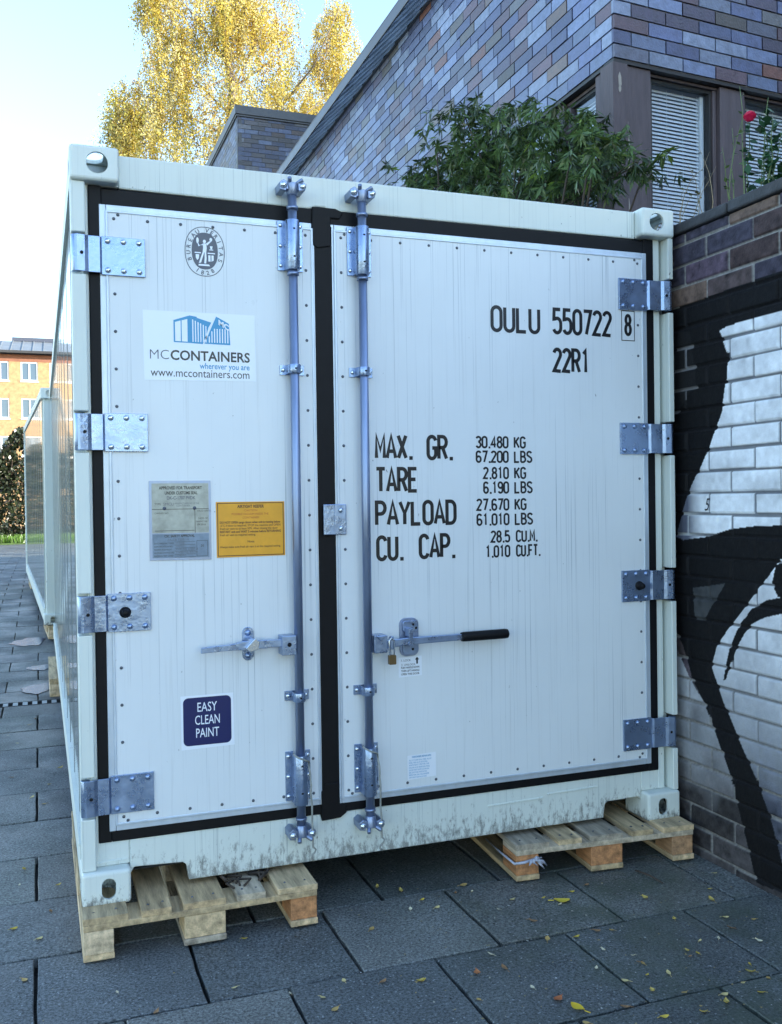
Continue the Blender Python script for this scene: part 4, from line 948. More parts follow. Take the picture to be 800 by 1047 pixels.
            font_text(mb, 'OWNER NO.', .265, 1.480, .006, yb, mi=2); font_text(mb, 'VALID UNTIL', .412, 1.487, .006, yb, mi=2); font_text(mb, 'DATE OF', .416, 1.460, .006, yb, mi=2); font_text(mb, 'MANUFACTURE', .408, 1.449, .006, yb, width=.040, mi=2); font_text(mb, '09/2016', .413, 1.438, .0065, yb, mi=2)
            def ln(a_, b_, c_, d_, w_=.0009, mi=2):
                if abs(c_ - a_) > abs(d_ - b_): mb.sheet([(a_, b_ - w_), (c_, d_ - w_), (c_, d_ + w_), (a_, b_ + w_)], yb, mi)
                else: mb.sheet([(a_ - w_, b_), (a_ + w_, b_), (c_ + w_, d_), (c_ - w_, d_)], yb, mi)
            ln(.256, 1.497, .454, 1.497); ln(.405, 1.412, .405, 1.497); ln(.265, 1.421, .402, 1.421)
            for x in (.299, .404): mb.dome(x, ya, 1.500, .0065, .004, 10, 4)
            font_text(mb, 'CSC SAFETY APPROVAL', .350, 1.398, .0085, yb, width=.105, align='CENTER', mi=2, bold=.03); font_text(mb, 'ZA-CB 7207-1A', .345, 1.385, .008, yb, align='CENTER', mi=4)
            for k, s_ in enumerate(('DATE MANUFACTURED', 'IDENTIFICATION NO.', 'MAXIMUM GROSS WEIGHT', 'ALLOWABLE STACKING LOAD', 'RACKING TEST LOAD')): font_text(mb, s_, .262, 1.374 - .0110 * k, .0055, yb, width=.068 - .004 * (k % 3), mi=2)
            for k, s_ in enumerate(('09/2016', '550722', '30480 KG  67200 LB', '216000 KG  476190', '15240 KG')): font_text(mb, s_, .336, 1.374 - .0110 * k, .0065, yb, mi=4)
            for k in range(6): ln(.332, 1.3815 - .0110 * k, .405, 1.3815 - .0110 * k, .0004)
            ln(.410, 1.329, .410, 1.384, .0005); ln(.448, 1.329, .448, 1.384, .0005); ln(.410, 1.384, .448, 1.384, .0005); ln(.410, 1.329, .448, 1.329, .0005); font_text(mb, '20', .424, 1.362, .008, yb, mi=2)
            S(mb).build('approval_plate', [M['plate'], M['platelow'], M['black'], M['rod'], M['greyink']], door)
            # yellow caution plate
            mb = MB(); mb.prism([(.481, 1.320), (.732, 1.322), (.731, 1.520), (.480, 1.520)], YD - .002, YD - .0005, 0); ya = YD - .0024
            x_a, x_b, z_a, z_b, w_ = .4845, .7275, 1.3245, 1.5165, .0028
            for a_, b_, c_, d_ in ((x_a, x_b, z_a, z_a + w_), (x_a, x_b, z_b - w_, z_b), (x_a, x_a + w_, z_a + w_, z_b - w_), (x_b - w_, x_b, z_a + w_, z_b - w_)): mb.sheet([(a_, c_), (b_, c_), (b_, d_), (a_, d_)], ya, 1)
            font_text(mb, 'AIRTIGHT REEFER', .606, 1.498, .0105, ya, width=.098, align='CENTER', mi=1, bold=.035); font_text(mb, 'CAUTION', .606, 1.485, .0075, ya, align='CENTER', mi=2)
            font_text(mb, 'POSSIBLE VACUUM INSIDE THE', .604, 1.472, .0075, ya, width=.135, align='CENTER', mi=2); font_text(mb, 'CONTAINER', .606, 1.459, .0075, ya, align='CENTER', mi=2)
            for k, s_ in enumerate(('DO NOT OPEN cargo doors when unit is running below', '-5\u00b0C if door is required. STOP the machine and OPEN', 'fresh air vent to at least 50%. After closing the door', 'RESTART unit and WAIT 5 minutes before RETURNING', 'fresh air vent to required setting.')):
                font_text(mb, s_, .493, 1.442 - .0112 * k, .0078, ya, width=(.222, .222, .212, .224, .130)[k], mi=1, bold=.012 + .02 * (k in (0, 3)))
            font_text(mb, 'Note:', .606, 1.372, .008, ya, align='CENTER', mi=1, bold=.01); font_text(mb, 'Always make sure fresh air vent is at the required setting.', .493, 1.354, .0078, ya, width=.222, mi=1, bold=.01)
            S(mb).build('caution_plate', [M['yellow'], M['brownink'], M['redink']], door)
            # blue sticker
            mb = MB(); mb.sheet([(.345, .640), (.534, .643), (.532, .832), (.344, .832)], y0, 0); mb.sheet(roundrect(.3525, .5235, .653, .824, .018), y1, 1)
            for s_, z_, wd in (('EASY', .773, .070), ('CLEAN', .727, .088), ('PAINT', .681, .082)): font_text(mb, s_, .438, z_, .033, y2, width=wd, align='CENTER', mi=0, bold=.004)
            S(mb).build('paint_sticker', [M['white'], M['navy']], door)
    return root

cont = build_container()
cont2 = copy_tree(cont, None, skip=('capacity_words', 'capacity_values', 'size_code', 'identification_number', 'company_sticker', 'round_emblem', 'approval_plate', 'caution_plate', 'paint_sticker', 'instruction_sticker', 'repair_sticker', 'seal_cable', 'padlock'))
_a = rad(2.2); cont2.location = (-.085 + CW * cos(_a) - CLEN * sin(_a), 7.66 + CW * sin(_a) + CLEN * cos(_a), .068 + .129); cont2.rotation_euler = (-.018, 0, pi + _a)
cont2['label'] = 'second white container farther back in the yard, only its left side showing behind the first'
for o in (cont, cont2): o['group'] = 'white containers in a row on pallets'
for d in cont2.children:
    if 'label' in d: del d['label']

# ------------------------------------------------------------------ pallets
def make_pallet(seed):
    r = random.Random(seed); root = empty('wooden_pallet', (0, 0, 0))
    fresh = [(.62, .46, .27), (.56, .40, .22), (.66, .51, .33), (.50, .37, .21), (.52, .43, .31), (.40, .34, .26)]
    chip = [(.52, .24, .10), (.56, .32, .15), (.44, .25, .13)]
    # deck boards along y, 800 wide, 1200 deep, origin at front left corner
    for x, w_ in ((0, .145), (.188, .100), (.327, .145), (.512, .100), (.655, .145)):
        mb = MB(); mb.box(x, x + w_, r.uniform(0, .006), 1.2 - r.uniform(0, .006), .1225, .144, 0, r.choice(fresh))
        for yy in (.05, .6, 1.15):
            for q in (.25, .75): mb.tube([(x + w_ * q, yy + r.uniform(-.01, .01), .1435), (x + w_ * q, yy, .1447)], .0045, 8, 1)
        mb.build('top_board', [M['wood'], M['rivet']], root, bevel=.004)
    for y in (0, .5275, 1.055):
        mb = MB(); mb.box(.002, .798, y + .002, y + .143, .1005, .1222, 0, r.choice(fresh)); mb.build('stringer', M['wood'], root, bevel=.003)
        for x, w_ in ((0, .10), (.3275, .145), (.70, .10)):
            mb = MB(); mb.box(x + .002, x + w_ - .002, y + r.uniform(.002, .008), y + .143, .0225, .100, 0, r.choice(chip if (y == 0 and (seed != 11 or x == .70)) else fresh)); mb.build('block', M['wood'], root, bevel=.003)
    for x, w_ in ((0, .10), (.3275, .145), (.70, .10)):
        mb = MB(); mb.box(x, x + w_, r.uniform(0, .004), 1.2, .001, .0222, 0, r.choice(fresh)); mb.build('bottom_board', M['wood'], root, bevel=.003)
    return root
PG = 'wooden pallets under the containers'
specs = [((-.003, -.106, .008), 0, 'worn pale pallet under the near left corner of the front container', 11),
         ((1.622, -.048, .008), rad(-4.5), 'pallet with plastic tied on its corner, beside the brick wall', 12),
         ((-.062, 4.60, .002), 0, 'pallet under the back left corner of the front container, by the drain', 13),
         ((1.63, 5.80, .002), 0, 'pallet hidden deep under the back right of the front container', 14),
         ((-.045, 7.62, .062), rad(2.2), 'pallet under the near left corner of the second container', 15),
         ((1.52, 7.66, .062), rad(2.2), 'pallet under the near right corner of the second container', 16),
         ((-.27, 13.25, .158), rad(2.2), 'farthest pallet, under the back end of the second container', 17)]
pal0 = None
for (loc, rz, lab, sd_) in specs[:2]:
    p_ = make_pallet(sd_); p_.location = loc; p_.rotation_euler = (0, 0, rz); tag(p_, lab, 'pallet', PG); pal0 = pal0 or p_
for k, (loc, rz, lab, sd_) in enumerate(specs[2:]):
    if k in (1, 3): continue
    p_ = copy_tree(pal0); p_.location = loc; p_.rotation_euler = (0, 0, rz); tag(p_, lab, 'pallet', PG)
# pale plastic strip knotted on the right pallet
mb = MB(); a = Vector((1.63, -.060, .085)); r = random.Random(6)
def w2(p): return Vector((1.622, -.048, 0)) + Matrix.Rotation(rad(-4.5), 3, 'Z') @ Vector(p)
mb.tube([w2(p) for p in ((-.009, .30, .078), (-.010, .12, .080), (-.009, -.006, .084), (.03, -.010, .086), (.07, -.010, .094), (.105, -.010, .098))], [.003, .0045, .005, .006, .005, .003], 7)
for k in range(9):
    b = w2((.055 + r.uniform(-.01, .03), -.022, .098)); e = b + Vector((r.uniform(-.04, .045), -.004 - r.random() * .012, r.uniform(-.060, .025))); mb.tube([b, (b + e) / 2 + Vector((r.uniform(-.008, .008), -.006, .008)), e], [.004, r.uniform(.004, .009), .0015], 5)
tag(mb.build('plastic_wrap', mat('milky_plastic', (.42, .44, .52), .25, var=.3, vscale=60)), 'scrap of whitish plastic knotted round the corner of the right pallet', 'plastic')
# small twigs and debris between container and left pallet
mb = MB()
for k in range(10):
    x = .48 + r.random() * .17; y = r.uniform(-.05, .06); mb.tube([(x, y, .157), (x + r.uniform(-.03, .03), y + .03, .166), (x + r.uniform(-.05, .05), y + .07, .158)], .003 + r.random() * .004, 5)
tag(mb.build('leaf_litter', M['bark']), 'dark twigs and litter caught under the sill on the left pallet', 'litter', kind='stuff')

# ------------------------------------------------------------------ fallen leaves
def leaf_shape(L, W, curl, n=6):
    vs = []; 
    for i in range(n + 1):
        t = i / n; w_ = W * math.sin(pi * min(t * 1.05, 1)) ** .8 * (1 - .25 * t); z = curl * (t - .5) ** 2 * 4
        vs += [(t * L - L / 2, -w_, z + abs(curl) * .8), (t * L - L / 2, 0, z), (t * L - L / 2, w_, z + abs(curl) * .5)]
    fs = []
    for i in range(n): fs += [(3 * i, 3 * i + 1, 3 * i + 4, 3 * i + 3), (3 * i + 1, 3 * i + 2, 3 * i + 5, 3 * i + 4)]
    return vs, fs
LC = [(.50, .38, .10), (.62, .50, .22), (.45, .30, .10), (.66, .60, .42), (.30, .17, .08), (.58, .42, .06)]
protos = []
for k in range(6):
    r = random.Random(40 + k); L = r.uniform(.020, .034); vs, fs = leaf_shape(L, L * .32, L * r.uniform(.06, .2))
    mb = MB(); mb.add(vs, fs, 0, LC[k], True); mb.tube([(L * .5, 0, L * .1), (L * .8, L * .05, L * .06)], L * .025, 5, col=LC[k]); o = mb.build('fallen_leaf', M['dryleaf']); protos.append(o)
spots = [(410, 911), (447, 928), (474, 905), (483, 912), (466, 913), (432, 920), (386, 907), (524, 920), (548, 890), (573, 925), (610, 952), (726, 909), (728, 920), (742, 938), (771, 940), (776, 962), (748, 949), (767, 986), (768, 994), (716, 962), (658, 985), (648, 977), (654, 984), (662, 997), (668, 1013), (684, 995), (626, 951), (617, 971), (706, 978), (779, 1015), (743, 1025), (741, 1017), (600, 1046), (502, 976), (516, 990), (432, 1003), (430, 1003), (352, 1003), (343, 1032), (297, 1016), (392, 1004), (714, 975), (703, 972), (731, 893), (786, 1000), (510, 930), (545, 942), (556, 918), (25, 889), (33, 815), (45, 822), (20, 905), (52, 932), (14, 950), (60, 905), (40, 960), (25, 1002), (120, 1015), (160, 1035), (250, 960), (62, 785), (240, 1010), (380, 950), (420, 930), (640, 1030), (680, 1040), (720, 1035), (760, 1005), (560, 960), (610, 990), (12, 795), (50, 802), (80, 869), (18, 760), (30, 741), (8, 752), (36, 735), (590, 958), (690, 940), (640, 1003), (700, 1015), (735, 960), (600, 905), (585, 912), (660, 918), (330, 1020), (490, 1022), (545, 1010)]
r = random.Random(77); first = set()
for k, (u, v) in enumerate(spots):
    i = k % 6; o = protos[i] if i not in first else protos[i].copy()
    if i in first: COL.objects.link(o)
    first.add(i); p = px(u, v, 'z', gz(0, 0) + .004); z = gz(p[0], p[1]) + .0035
    o.location = (p[0], p[1], z); o.rotation_euler = (r.uniform(-.2, .2), r.uniform(-.2, .2), r.uniform(0, 6.28)); s = r.uniform(.7, 1.25); o.scale = (s, s, s)
    tag(o, 'one of many small yellow and tan birch leaves fallen on the grey paving', 'leaf', 'fallen leaves scattered over the paving')
for (u, v, c, L, lab) in ((591, 1031, (.72, .50, .03), .050, 'largest bright yellow leaf, lying on the joint at the bottom of the picture'), (575, 922, (.66, .50, .05), .06, 'yellow lobed leaf under the stick in front of the right pallet'), (272, 888, (.45, .14, .05), .04, 'reddish brown leaf on the paving right of the left pallet'), (488, 995, (.5, .19, .07), .035, 'orange brown curled leaf on the paving below the middle of the container')):
    if (u, v) == (272, 888): u, v = 571, 888 + 16 * 0 + 1000 - 888 - 12 + 0; u, v = 571, 1022
    vs, fs = leaf_shape(L, L * .36, L * .10, 8); mb = MB(); mb.add(vs, fs, 0, c, True); mb.tube([(L * .5, 0, L * .05), (L * .85, L * .08, L * .06)], L * .03, 5, col=c); o = mb.build('fallen_leaf', M['dryleaf']); p = px(u, v, 'z', 0.004)
    o.location = (p[0], p[1], .005); o.rotation_euler = (0.05, .05, r.uniform(0, 6)); 
    if lab.startswith('reddish'): lab = 'reddish brown leaf on the paving at the bottom, left of the largest yellow leaf'
    tag(o, lab, 'leaf', 'fallen leaves scattered over the paving')
a, b = px(560, 915, 'z', .012), px(600, 925, 'z', .006); a, b = px(650, 890, 'z', .012), px(678, 903, 'z', .006)
mb = MB(); mb.tube([tuple(a), tuple((a + b) / 2 + np.array([.004, .003, .004])), tuple(b)], [.0035, .004, .003], 7); tag(mb.build('stick', M['bark']), 'thin brown stick lying on the slab in front of the right pallet', 'stick')
#@@PLANTS
# ------------------------------------------------------------------ plants
def leaves(P, Dr, Ln, Wd, nrm, fold=.0):
    """pointed leaf as two quads-ish: 6 points -> 2 quads; P base, Dr unit direction, nrm approx normal"""
    S_ = np.cross(Dr, nrm); S_ /= np.linalg.norm(S_, axis=1, keepdims=True) + 1e-9; U_ = np.cross(S_, Dr)
    L = Ln[:, None]; W = Wd[:, None]; droop = -U_ * L * .10
    a = P; b = P + Dr * L * .45 + S_ * W - U_ * W * fold; c = P + Dr * L + droop; d = P + Dr * L * .45 - S_ * W - U_ * W * fold
    V = np.stack([a, b, c, d], 1).reshape(-1, 3); return V, np.arange(4 * len(P)).reshape(-1, 4)
def unit(v): return v / (np.linalg.norm(v, axis=-1, keepdims=True) + 1e-9)

# evergreen shrub standing in the bed behind the coping, leaning over the container
shrub = empty('evergreen_shrub', (2.86, 2.4, 2.58), label='dark green long-leaved evergreen shrub growing above the container roof, beside the corner window', cat='shrub')
r = np.random.default_rng(21); OUT = []
outline = [((395, 186), (4.35, 2.70)), ((420, 152), None), ((452, 128), None), ((482, 108), None), ((520, 99), None), ((562, 93), None), ((600, 112), None), ((632, 136), None), ((668, 160), None)]
# branch tips: (y, z) positions inside the crown silhouette on the plane x ~ 2.8
crown = [tuple(px(u, v, 'x', 2.8)[1:]) for u, v in [(424, 206), (422, 184), (438, 162), (462, 136), (480, 110), (520, 102), (560, 97), (592, 108), (610, 124), (636, 140), (665, 158), (655, 170), (632, 176), (606, 190), (570, 200), (540, 206), (480, 215), (440, 215)]]
Yc = np.array([c[0] for c in crown]); Zc = np.array([c[1] for c in crown])
tips = []
while len(tips) < 900:
    y = r.uniform(.55, 4.6); z = r.uniform(2.9, 4.5)
    if inside(crown, np.array([y]), np.array([z]))[0]:
        x = 2.8 + r.normal(0, .13)
        q = (x, y, z)
        g_ = sin(y * 5.1 + z * 3.3 + 1.2 * sin(x * 7)) + .6 * sin(z * 8.7 - y * 2.1)
        if g_ > -.40 or r.random() < .12 or (y < 1.45 and r.random() < .7): tips.append(q)
tips = np.array(tips)
Pn = []; Dn = []; Nn = []; Cn = []; Ln = []
for t in tips:
    up = unit(np.array([r.normal(0, .45), r.normal(0, .45), .8])); k = int(r.integers(11, 18)); a0 = r.uniform(0, 6.28)
    e1 = unit(np.cross(up, [0, 0, 1.01]) + 1e-3); e2 = np.cross(up, e1); base = np.array([.060, .098, .030]) * r.uniform(.35, 1.9); yl = r.random() < .2
    for j in range(k):
        a = a0 + j * 2.4; el = r.uniform(-.95, .35); d = unit(e1 * cos(a) + e2 * sin(a) + up * el - np.array([0, 0, .45]))
        Pn.append(t - up * .015 * (j % 4)); Dn.append(d); Nn.append(unit(up + .3 * r.normal(size=3))); Ln.append(r.uniform(.045, .095))
        c = base * r.uniform(.7, 1.35); c = c * np.array([1.9, 1.7, 1.0]) if (yl and el > -.2) else c; Cn.append(c)
Pn, Dn, Nn, Cn, Ln = map(np.array, (Pn, Dn, Nn, Cn, Ln))
V, Q = leaves(Pn, Dn, Ln, Ln * .105, Nn, .25); org = np.array([2.86, 2.4, 2.58])
np_mesh('foliage', V - org, Q, M['leaf'], shrub, col=np.clip(Cn, 0, 1))
mb = MB(); r2 = random.Random(5)
for k in range(9):
    b0 = np.array([2.86 + r2.uniform(-.08, .08), 1.5 + k * .28 + r2.uniform(-.1, .1), 2.58]); t = tips[r2.randrange(len(tips))]
    near = tips[np.argsort(np.abs(tips[:, 1] - b0[1] - r2.uniform(-.9, .6)))[:30]]
    for m_ in range(4):
        t = near[r2.randrange(30)]; mid = b0 * .5 + t * .5 + np.array([r2.uniform(-.06, .06), r2.uniform(-.12, .12), -.10]); mb.tube([tuple(b0 - org), tuple(b0 * .8 + mid * .2 - org + np.array([0, 0, .05])), tuple(mid - org), tuple(t - org)], [.016, .013, .009, .004], 7)
for tx_ in range(12):
    u0 = px(520 + tx_ * 5, 214, 'x', 2.82); t = tips[np.argmin(np.linalg.norm(tips - px(560 + tx_ * 8, 185 - tx_, 'x', 2.8), axis=1))]; mb.tube([tuple(np.array([2.85, u0[1], 2.6]) - org), tuple(np.array(u0) - org), tuple(t - org)], [.012, .009, .004], 6)
mb.build('stem', M['bark'], shrub)

# small plants at the end of the bed
def stems(name, label, cat, base, tips_, leafc, nleaf, L, seed, rad0=.005, arch=.1, group=None, stemc=None):
    rt = empty(name, base, label=label, cat=cat, group=group); r = np.random.default_rng(seed); mb = MB(); P_ = []; D_ = []; N_ = []; C_ = []; L_ = []
    for t in tips_:
        t = np.array(t, float); b = np.array([r.normal(0, .03), r.normal(0, .03), 0]); pts = []
        side = r.normal(0, arch, 3); side[2] = 0
        for i in range(9):
            f_ = i / 8; pts.append(b + (t - b) * f_ + side * sin(pi * f_) * .6 + r.normal(0, .006, 3))
        mb.tube([tuple(p) for p in pts], [rad0 * (1 - .75 * i / 8) for i in range(9)], 6)
        for k in range(nleaf):
            f_ = r.uniform(.2, 1); i = min(int(f_ * 8), 7); p = pts[i] + (pts[i + 1] - pts[i]) * (f_ * 8 - i); d = unit(r.normal(size=3) * np.array([1, 1, .6]) + np.array([0, 0, .15]))
            P_.append(p); D_.append(d); N_.append(unit(r.normal(size=3) * .5 + np.array([0, 0, 1]))); C_.append(np.array(leafc) * r.uniform(.5, 1.5)); L_.append(L * r.uniform(.6, 1.3))
    mb.build('stem', stemc or M['bark'], rt)
    if nleaf:
        V, Q = leaves(np.array(P_), np.array(D_), np.array(L_), np.array(L_) * .30, np.array(N_), .1); np_mesh('foliage', V, Q, M['leaf'], rt, col=np.clip(np.array(C_), 0, 1))
    return rt
M['greenstem'] = mat('green_stem', (.12, .17, .06), .6, var=.4, vscale=20); M['dry'] = mat('dry_tan_stem', (.30, .23, .14), .8, var=.4, vscale=20)
b0 = (3.05, .50, 2.60)
def rl(u, v, y=.5, b=b0): p = px(u, v, 'y', y); return (p[0] - b[0], p[1] - b[1], p[2] - b[2])
b1 = (3.10, .50, 2.60)
stems('tall_weed', 'bare greenish weed stems standing before the window mullion, left of the rose', 'plant', b1, [rl(755, 88, .5, b1), rl(759, 118, .52, b1), rl(738, 150, .45, b1), rl(748, 130, .55, b1)], (.10, .16, .05), 12, .028, 3, .005, .05, stemc=M['greenstem'])
b2 = (2.95, .55, 2.60)
stems('dry_weed', 'thin tan dried stems in front of the first front window', 'plant', b2, [rl(u, v, .6, b2) for u, v in ((706, 170), (715, 148), (722, 180), (700, 190), (733, 170), (712, 195), (692, 204), (727, 155))], (.12, .12, .06), 5, .022, 4, .0028, .12, stemc=M['dry'])
b3 = (3.40, .5, 2.60)
rose = stems('rose_bush', 'leafy green rose bush with one crimson bloom at the right edge above the wall', 'rose bush', b3, [rl(785, 100, .5, b3), rl(792, 120, .42, b3), rl(800, 135, .5, b3), rl(778, 118, .55, b3), rl(767, 124, .5, b3), rl(810, 110, .5, b3), rl(780, 160, .4, b3), rl(805, 165, .4, b3)], (.035, .10, .04), 52, .052, 5, .006, .08, stemc=M['greenstem'])
mb = MB(); c = np.array(rl(767, 119, .46, b3)); r = random.Random(8)
for k in range(34):
    a = k * 2.4; th = pi * (.04 + .62 * (k / 33)); R_ = .012 + .016 * (k / 33) ** .5; n_ = np.array([cos(a) * sin(th), sin(a) * sin(th), cos(th)]); p = c + n_ * R_ * .8
    t = np.cross(n_, [0, 0, 1.0]); t = t / (np.linalg.norm(t) + 1e-6); u_ = np.cross(t, n_); w_ = .012 + .006 * k / 33
    mb.add([p - t * w_ * .6 - u_ * w_ + n_ * -.004, p + t * w_ * .6 - u_ * w_ + n_ * -.004, p + t * w_ + u_ * w_ * .5 + n_ * .003, p + u_ * w_ + n_ * .007, p - t * w_ + u_ * w_ * .5 + n_ * .003], [(0, 1, 2, 3, 4)], 0)
mb.build('flower', mat('crimson_petal', (.50, .004, .06), .5), rose)

# ------------------------------------------------------------------ birch
def birch():
    base = np.array([5.0, 24.0, 0.08]); rt = empty('birch_tree', tuple(base), label='tall birch with drooping yellow autumn leaves against the blue sky', cat='tree')
    r = np.random.default_rng(31); S = 25.6 / 970.8
    def W(u, v, dy=0): p = px(u, v, 'y', 24.0 + dy); return p - base
    blobs = [(235, 70, 66, 62, 1), (205, 15, 58, 42, .9), (262, 20, 42, 48, .9), (245, 130, 92, 52, 1), (150, 120, 44, 36, .8), (128, 140, 20, 26, .4), (178, 70, 34, 40, .6), (160, 5, 24, 26, .3), (342, 62, 25, 48, .6), (318, 98, 34, 40, .65), (300, 140, 44, 34, .6), (200, 160, 80, 28, .6), (220, -60, 90, 60, 1), (240, -130, 60, 60, .7), (345, 20, 14, 14, .12)]
    strands = []
    for (u, v, ru, rv, w_) in blobs:
        n = int(410 * w_)
        for _ in range(n):
            a = r.uniform(0, 2 * pi); q = r.random() ** .6; x = u + ru * q * cos(a); y = v + rv * q * sin(a) * .9 - 8
            dy = r.normal(0, 1.0) * ru * S * .6 * math.sqrt(max(0, 1 - q * q * .7)); p = W(x, y, dy)
            g_ = sin(p[0] * 2.3 + 1.1 * sin(p[2] * 1.7)) + sin(p[2] * 2.6 + p[1] * 1.3)
            if g_ < -.95 and r.random() < .8: continue
            strands.append(p)
    strands = np.array(strands); P_ = []; D_ = []; C_ = []; L_ = []; tw = MB()
    pal = np.array([(.78, .62, .12), (.85, .72, .24), (.70, .52, .08), (.82, .74, .36), (.46, .44, .09), (.42, .25, .06)])
    for i, s in enumerate(strands):
        L = r.uniform(.35, 1.15); sway = r.normal(0, .22, 3); sway[2] = 0; k = int(24 + L * 27); base_c = pal[r.choice(6, p=[.28, .24, .18, .12, .10, .08])]
        f_ = r.random(k); p = s[None] + sway[None] * f_[:, None] * L + np.stack([np.zeros(k), np.zeros(k), .15 - f_ ** 1.1 * L], 1) + r.normal(0, .055, (k, 3))
        P_.append(p); D_.append(unit(r.normal(size=(k, 3)) + np.array([0, 0, -1.0]))); C_.append(base_c[None] * r.uniform(.45, 1.05, (k, 1))); L_.append(r.uniform(.035, .075, k))
        if i % 5 == 0: tw.tube([tuple(s + [0, 0, .15]), tuple(s + sway * L * .5 + [0, 0, .15 - L * .5]), tuple(s + sway * L + [0, 0, .15 - L])], [.008, .006, .004], 3, smooth=False)
    P_ = np.concatenate(P_); D_ = np.concatenate(D_); C_ = np.concatenate(C_); L_ = np.concatenate(L_)
    V, Q = leaves(P_, D_, L_, L_ * .36, unit(r.normal(size=P_.shape)), 0); np_mesh('crown', V, Q, M['birchleaf'], rt, col=np.clip(C_, 0, 1))
    mb = MB(); tr = [np.array([0, 0, 0]), np.array([.1, 0, 3]), W(235, 160), W(238, 90), W(228, 30), W(222, -60), W(230, -150)]
    mb.tube([tuple(p) for p in tr], [.24, .20, .15, .12, .09, .05, .02], 10)
    mb.build('trunk', M['bbark'], rt)
    tag(tw.build('twigs', M['bbark'], rt), kind='stuff')
    for a, b, c in (((238, 120), (200, 70), (180, 10)), ((236, 100), (262, 40), (268, -10)), ((238, 130), (290, 105), (338, 50)), ((236, 140), (190, 120), (140, 100)), ((230, 60), (200, 30), (160, -10)), ((238, 90), (280, 60), (300, 20)), ((228, 30), (250, -30), (262, -80)), ((236, 150), (280, 150), (320, 120)), ((232, 80), (205, 95), (170, 85)), ((262, 40), (240, 10), (236, -20)), ((290, 105), (310, 85), (325, 45))):
        d_ = r.normal(0, .5, 3); mb = MB(); mb.tube([tuple(W(*a)), tuple(W(*b) + [0, d_[0], 0]), tuple(W(*c) + [0, d_[0] * 2, 0])], [.035, .022, .008], 6); mb.build('branch', M['bbark'], rt)
birch()

# ------------------------------------------------------------------ far background
hedge = empty('hedge', (-6.2, 42, 0), label='tall dark shrub hedge behind the grass, in front of the yellow brick block', cat='hedge')
r = np.random.default_rng(41); N = 60000
hx = r.uniform(-9, 6.6, N); tz = 4.35 + .45 * np.sin(hx * 1.3) + .35 * np.sin(hx * 3.7 + 1); hz_ = tz * (1 - r.random(N) ** 1.6 * .98); hy = r.normal(0, .75, N) * np.sqrt(np.clip(1.1 - hz_ / 5.6, .1, 1))
keep = (np.sin(hx * 2.9 + 2 * np.sin(hz_ * 1.9)) + np.sin(hz_ * 3.1 + hx) > -1.75); P_ = np.stack([hx, hy, hz_], 1)[keep]; n = len(P_)
cc = np.where(r.random((n, 1)) < .05, np.array([[.26, .20, .16]]), np.array([[.030, .040, .018]])) * r.uniform(.5, 1.5, (n, 1))
L_ = r.uniform(.10, .22, n); V, Q = leaves(P_, unit(r.normal(size=(n, 3))), L_, L_ * .32, unit(r.normal(size=(n, 3))))
np_mesh('foliage', V, Q, M['leaf'], hedge, col=cc)
mb = MB(); rr = random.Random(3)
for k in range(44):
    x = -9 + k * .36 + rr.uniform(-.1, .1); mb.tube([(x, rr.uniform(-.4, .4), 0), (x + rr.uniform(-.3, .3), rr.uniform(-.5, .5), 1.6), (x + rr.uniform(-.6, .6), rr.uniform(-.6, .6), 3.6)], [.05, .035, .012], 5)
mb.build('stem', M['bark'], hedge)

ap = empty('apartment_block', (-4, 76, 0), rad(-1), label='sunlit yellow brick apartment block with white windows under a grey sheet roof, far left', cat='building')
X0, X1, ZE = -26.0, 24.0, 13.35
wins = []
colx = [-2.787 + 4 + k * 1.955 for k in range(-12, 12)]
cols_ = [(1.213 + 2.11 * k) for k in range(-12, 11)]
rows_ = [(11.30, 12.80), (8.38, 9.95), (5.46, 7.02), (2.55, 4.1)]
mb = MB()
def holes_wall(mb):
    zc = [0] + [z for a, b in rows_[::-1] for z in (a, b)] + [ZE - .55]
    for i in range(len(zc) - 1):
        if i % 2 == 0: mb.box(X0, X1, 0, .3, zc[i], zc[i + 1])
        else:
            xs_ = [X0] + [x for c in cols_ for x in (c - .62, c + .62)] + [X1]
            for k in range(0, len(xs_) - 1, 2): mb.box(xs_[k], xs_[k + 1], 0, .3, zc[i], zc[i + 1])
holes_wall(mb); mb.box(X0, X0 + .3, .3, 10, 0, ZE); mb.box(X1 - .3, X1, .3, 10, 0, ZE); mb.build('wall', M['ybrick'], ap)
MBk = MB(); MBk.box(X0, X1, -.02, .3, ZE - .55, ZE); MBk.build('eaves_band', mat('red_brown_brick', (.24, .10, .06), .8, var=.2, vscale=3), ap)
mb = MB(); mb.box(X0 + .3, X1 - .3, .8, .9, 0, ZE); mb.build('room', M['dark'], ap)
for (za, zb) in rows_[:3]:
    for c in [c for c in cols_ if -6 < c < 10]:
        m = MB(); m.box(c - .62, c - .53, .05, .14, za, zb); m.box(c + .53, c + .62, .05, .14, za, zb); m.box(c - .53, c + .53, .05, .14, za, za + .1); m.box(c - .53, c + .53, .05, .14, zb - .1, zb); m.box(c - .05, c + .05, .05, .14, za + .1, zb - .1); m.box(c - .68, c + .68, -.06, .08, za - .09, za)
        w_ = m.build('window', M['wwhite'], ap); m = MB(); m.sheet([(c - .53, za + .1), (c + .53, za + .1), (c + .53, zb - .1), (c - .53, zb - .1)], .11); m.build('pane', M['glassfar'], w_)
rf = MB(); z1_ = ZE + 1.45
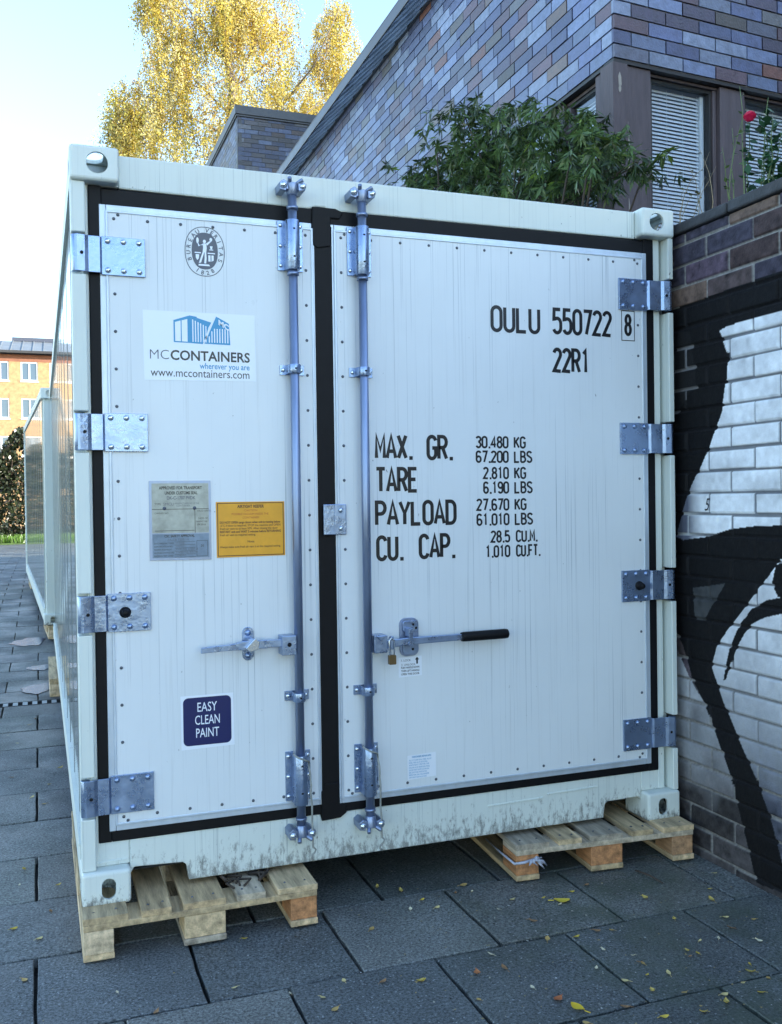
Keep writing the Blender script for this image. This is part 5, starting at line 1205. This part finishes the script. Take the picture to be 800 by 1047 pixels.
rf.add([(X0 - .4, -.6, ZE + .02), (X1 + .4, -.6, ZE + .02), (X1 + .4, 5, z1_ + .2), (X0 - .4, 5, z1_ + .2), (X0 - .4, -.6, ZE + .2), (X1 + .4, -.6, ZE + .2), (X1 + .4, 5, z1_ + .38), (X0 - .4, 5, z1_ + .38)], [(0, 1, 2, 3), (4, 5, 6, 7), (0, 1, 5, 4), (2, 3, 7, 6), (0, 3, 7, 4), (1, 2, 6, 5)])
rf.add([(X0 - .4, 5, z1_ + .38), (X1 + .4, 5, z1_ + .38), (X1 + .4, 10.6, ZE + .2), (X0 - .4, 10.6, ZE + .2)], [(0, 1, 2, 3)])
x = X0
while x < X1:
    rf.add([(x - .03, -.6, ZE + .2), (x + .03, -.6, ZE + .2), (x + .03, 5, z1_ + .38), (x - .03, 5, z1_ + .38), (x - .03, -.6, ZE + .27), (x + .03, -.6, ZE + .27), (x + .03, 5, z1_ + .45), (x - .03, 5, z1_ + .45)], [(4, 5, 6, 7), (0, 1, 5, 4), (0, 3, 7, 4), (1, 2, 6, 5)]); x += .8
roof2 = rf.build('roof', M['roofsheet'], ap)
m = MB(); m.box(1.9, 9.0, 5.0, 5.7, z1_ + .4, z1_ + .72); m.build('roof_vent', mat('dark_roof_felt', (.05, .06, .09), .6), roof2)
m = MB(); m.box(X0 - .4, X1 + .4, -.72, -.6, ZE + .03, ZE + .22); m.build('gutter', M['cap'], roof2)

# ------------------------------------------------------------------ small debris on the paving
r = np.random.default_rng(91); N = 900
x = np.where(r.random(N) < .6, r.uniform(.9, 2.45, N), r.uniform(-1.6, 2.4, N)); y = np.where(r.random(N) < .75, r.uniform(-1.5, .3, N), r.uniform(.3, 5.5, N)); y = np.where((x > 0) & (y > .3), -y * .2, y)
z = np.array([gz(a, b) for a, b in zip(x, y)]) + .0035; L = r.uniform(.0015, .006, N); a = r.uniform(0, 6.28, N); q = r.uniform(.25, .9, N)
V = np.stack([np.stack([x + L * np.cos(a + k * pi / 2) * (1 if k % 2 else q), y + L * np.sin(a + k * pi / 2) * (1 if k % 2 else q), z + (.001 if k % 2 else .0)], 1) for k in range(4)], 1).reshape(-1, 3)
pc = np.array([(.45, .42, .34), (.40, .30, .12), (.05, .035, .02), (.02, .018, .015), (.30, .24, .12), (.5, .5, .48)])[r.integers(0, 6, N)]
tag(np_mesh('debris', V, np.arange(4 * N).reshape(N, 4), M['dryleaf'], col=pc), 'tiny crumbs of leaf, seed and grit strewn over the paving', 'debris', kind='stuff')
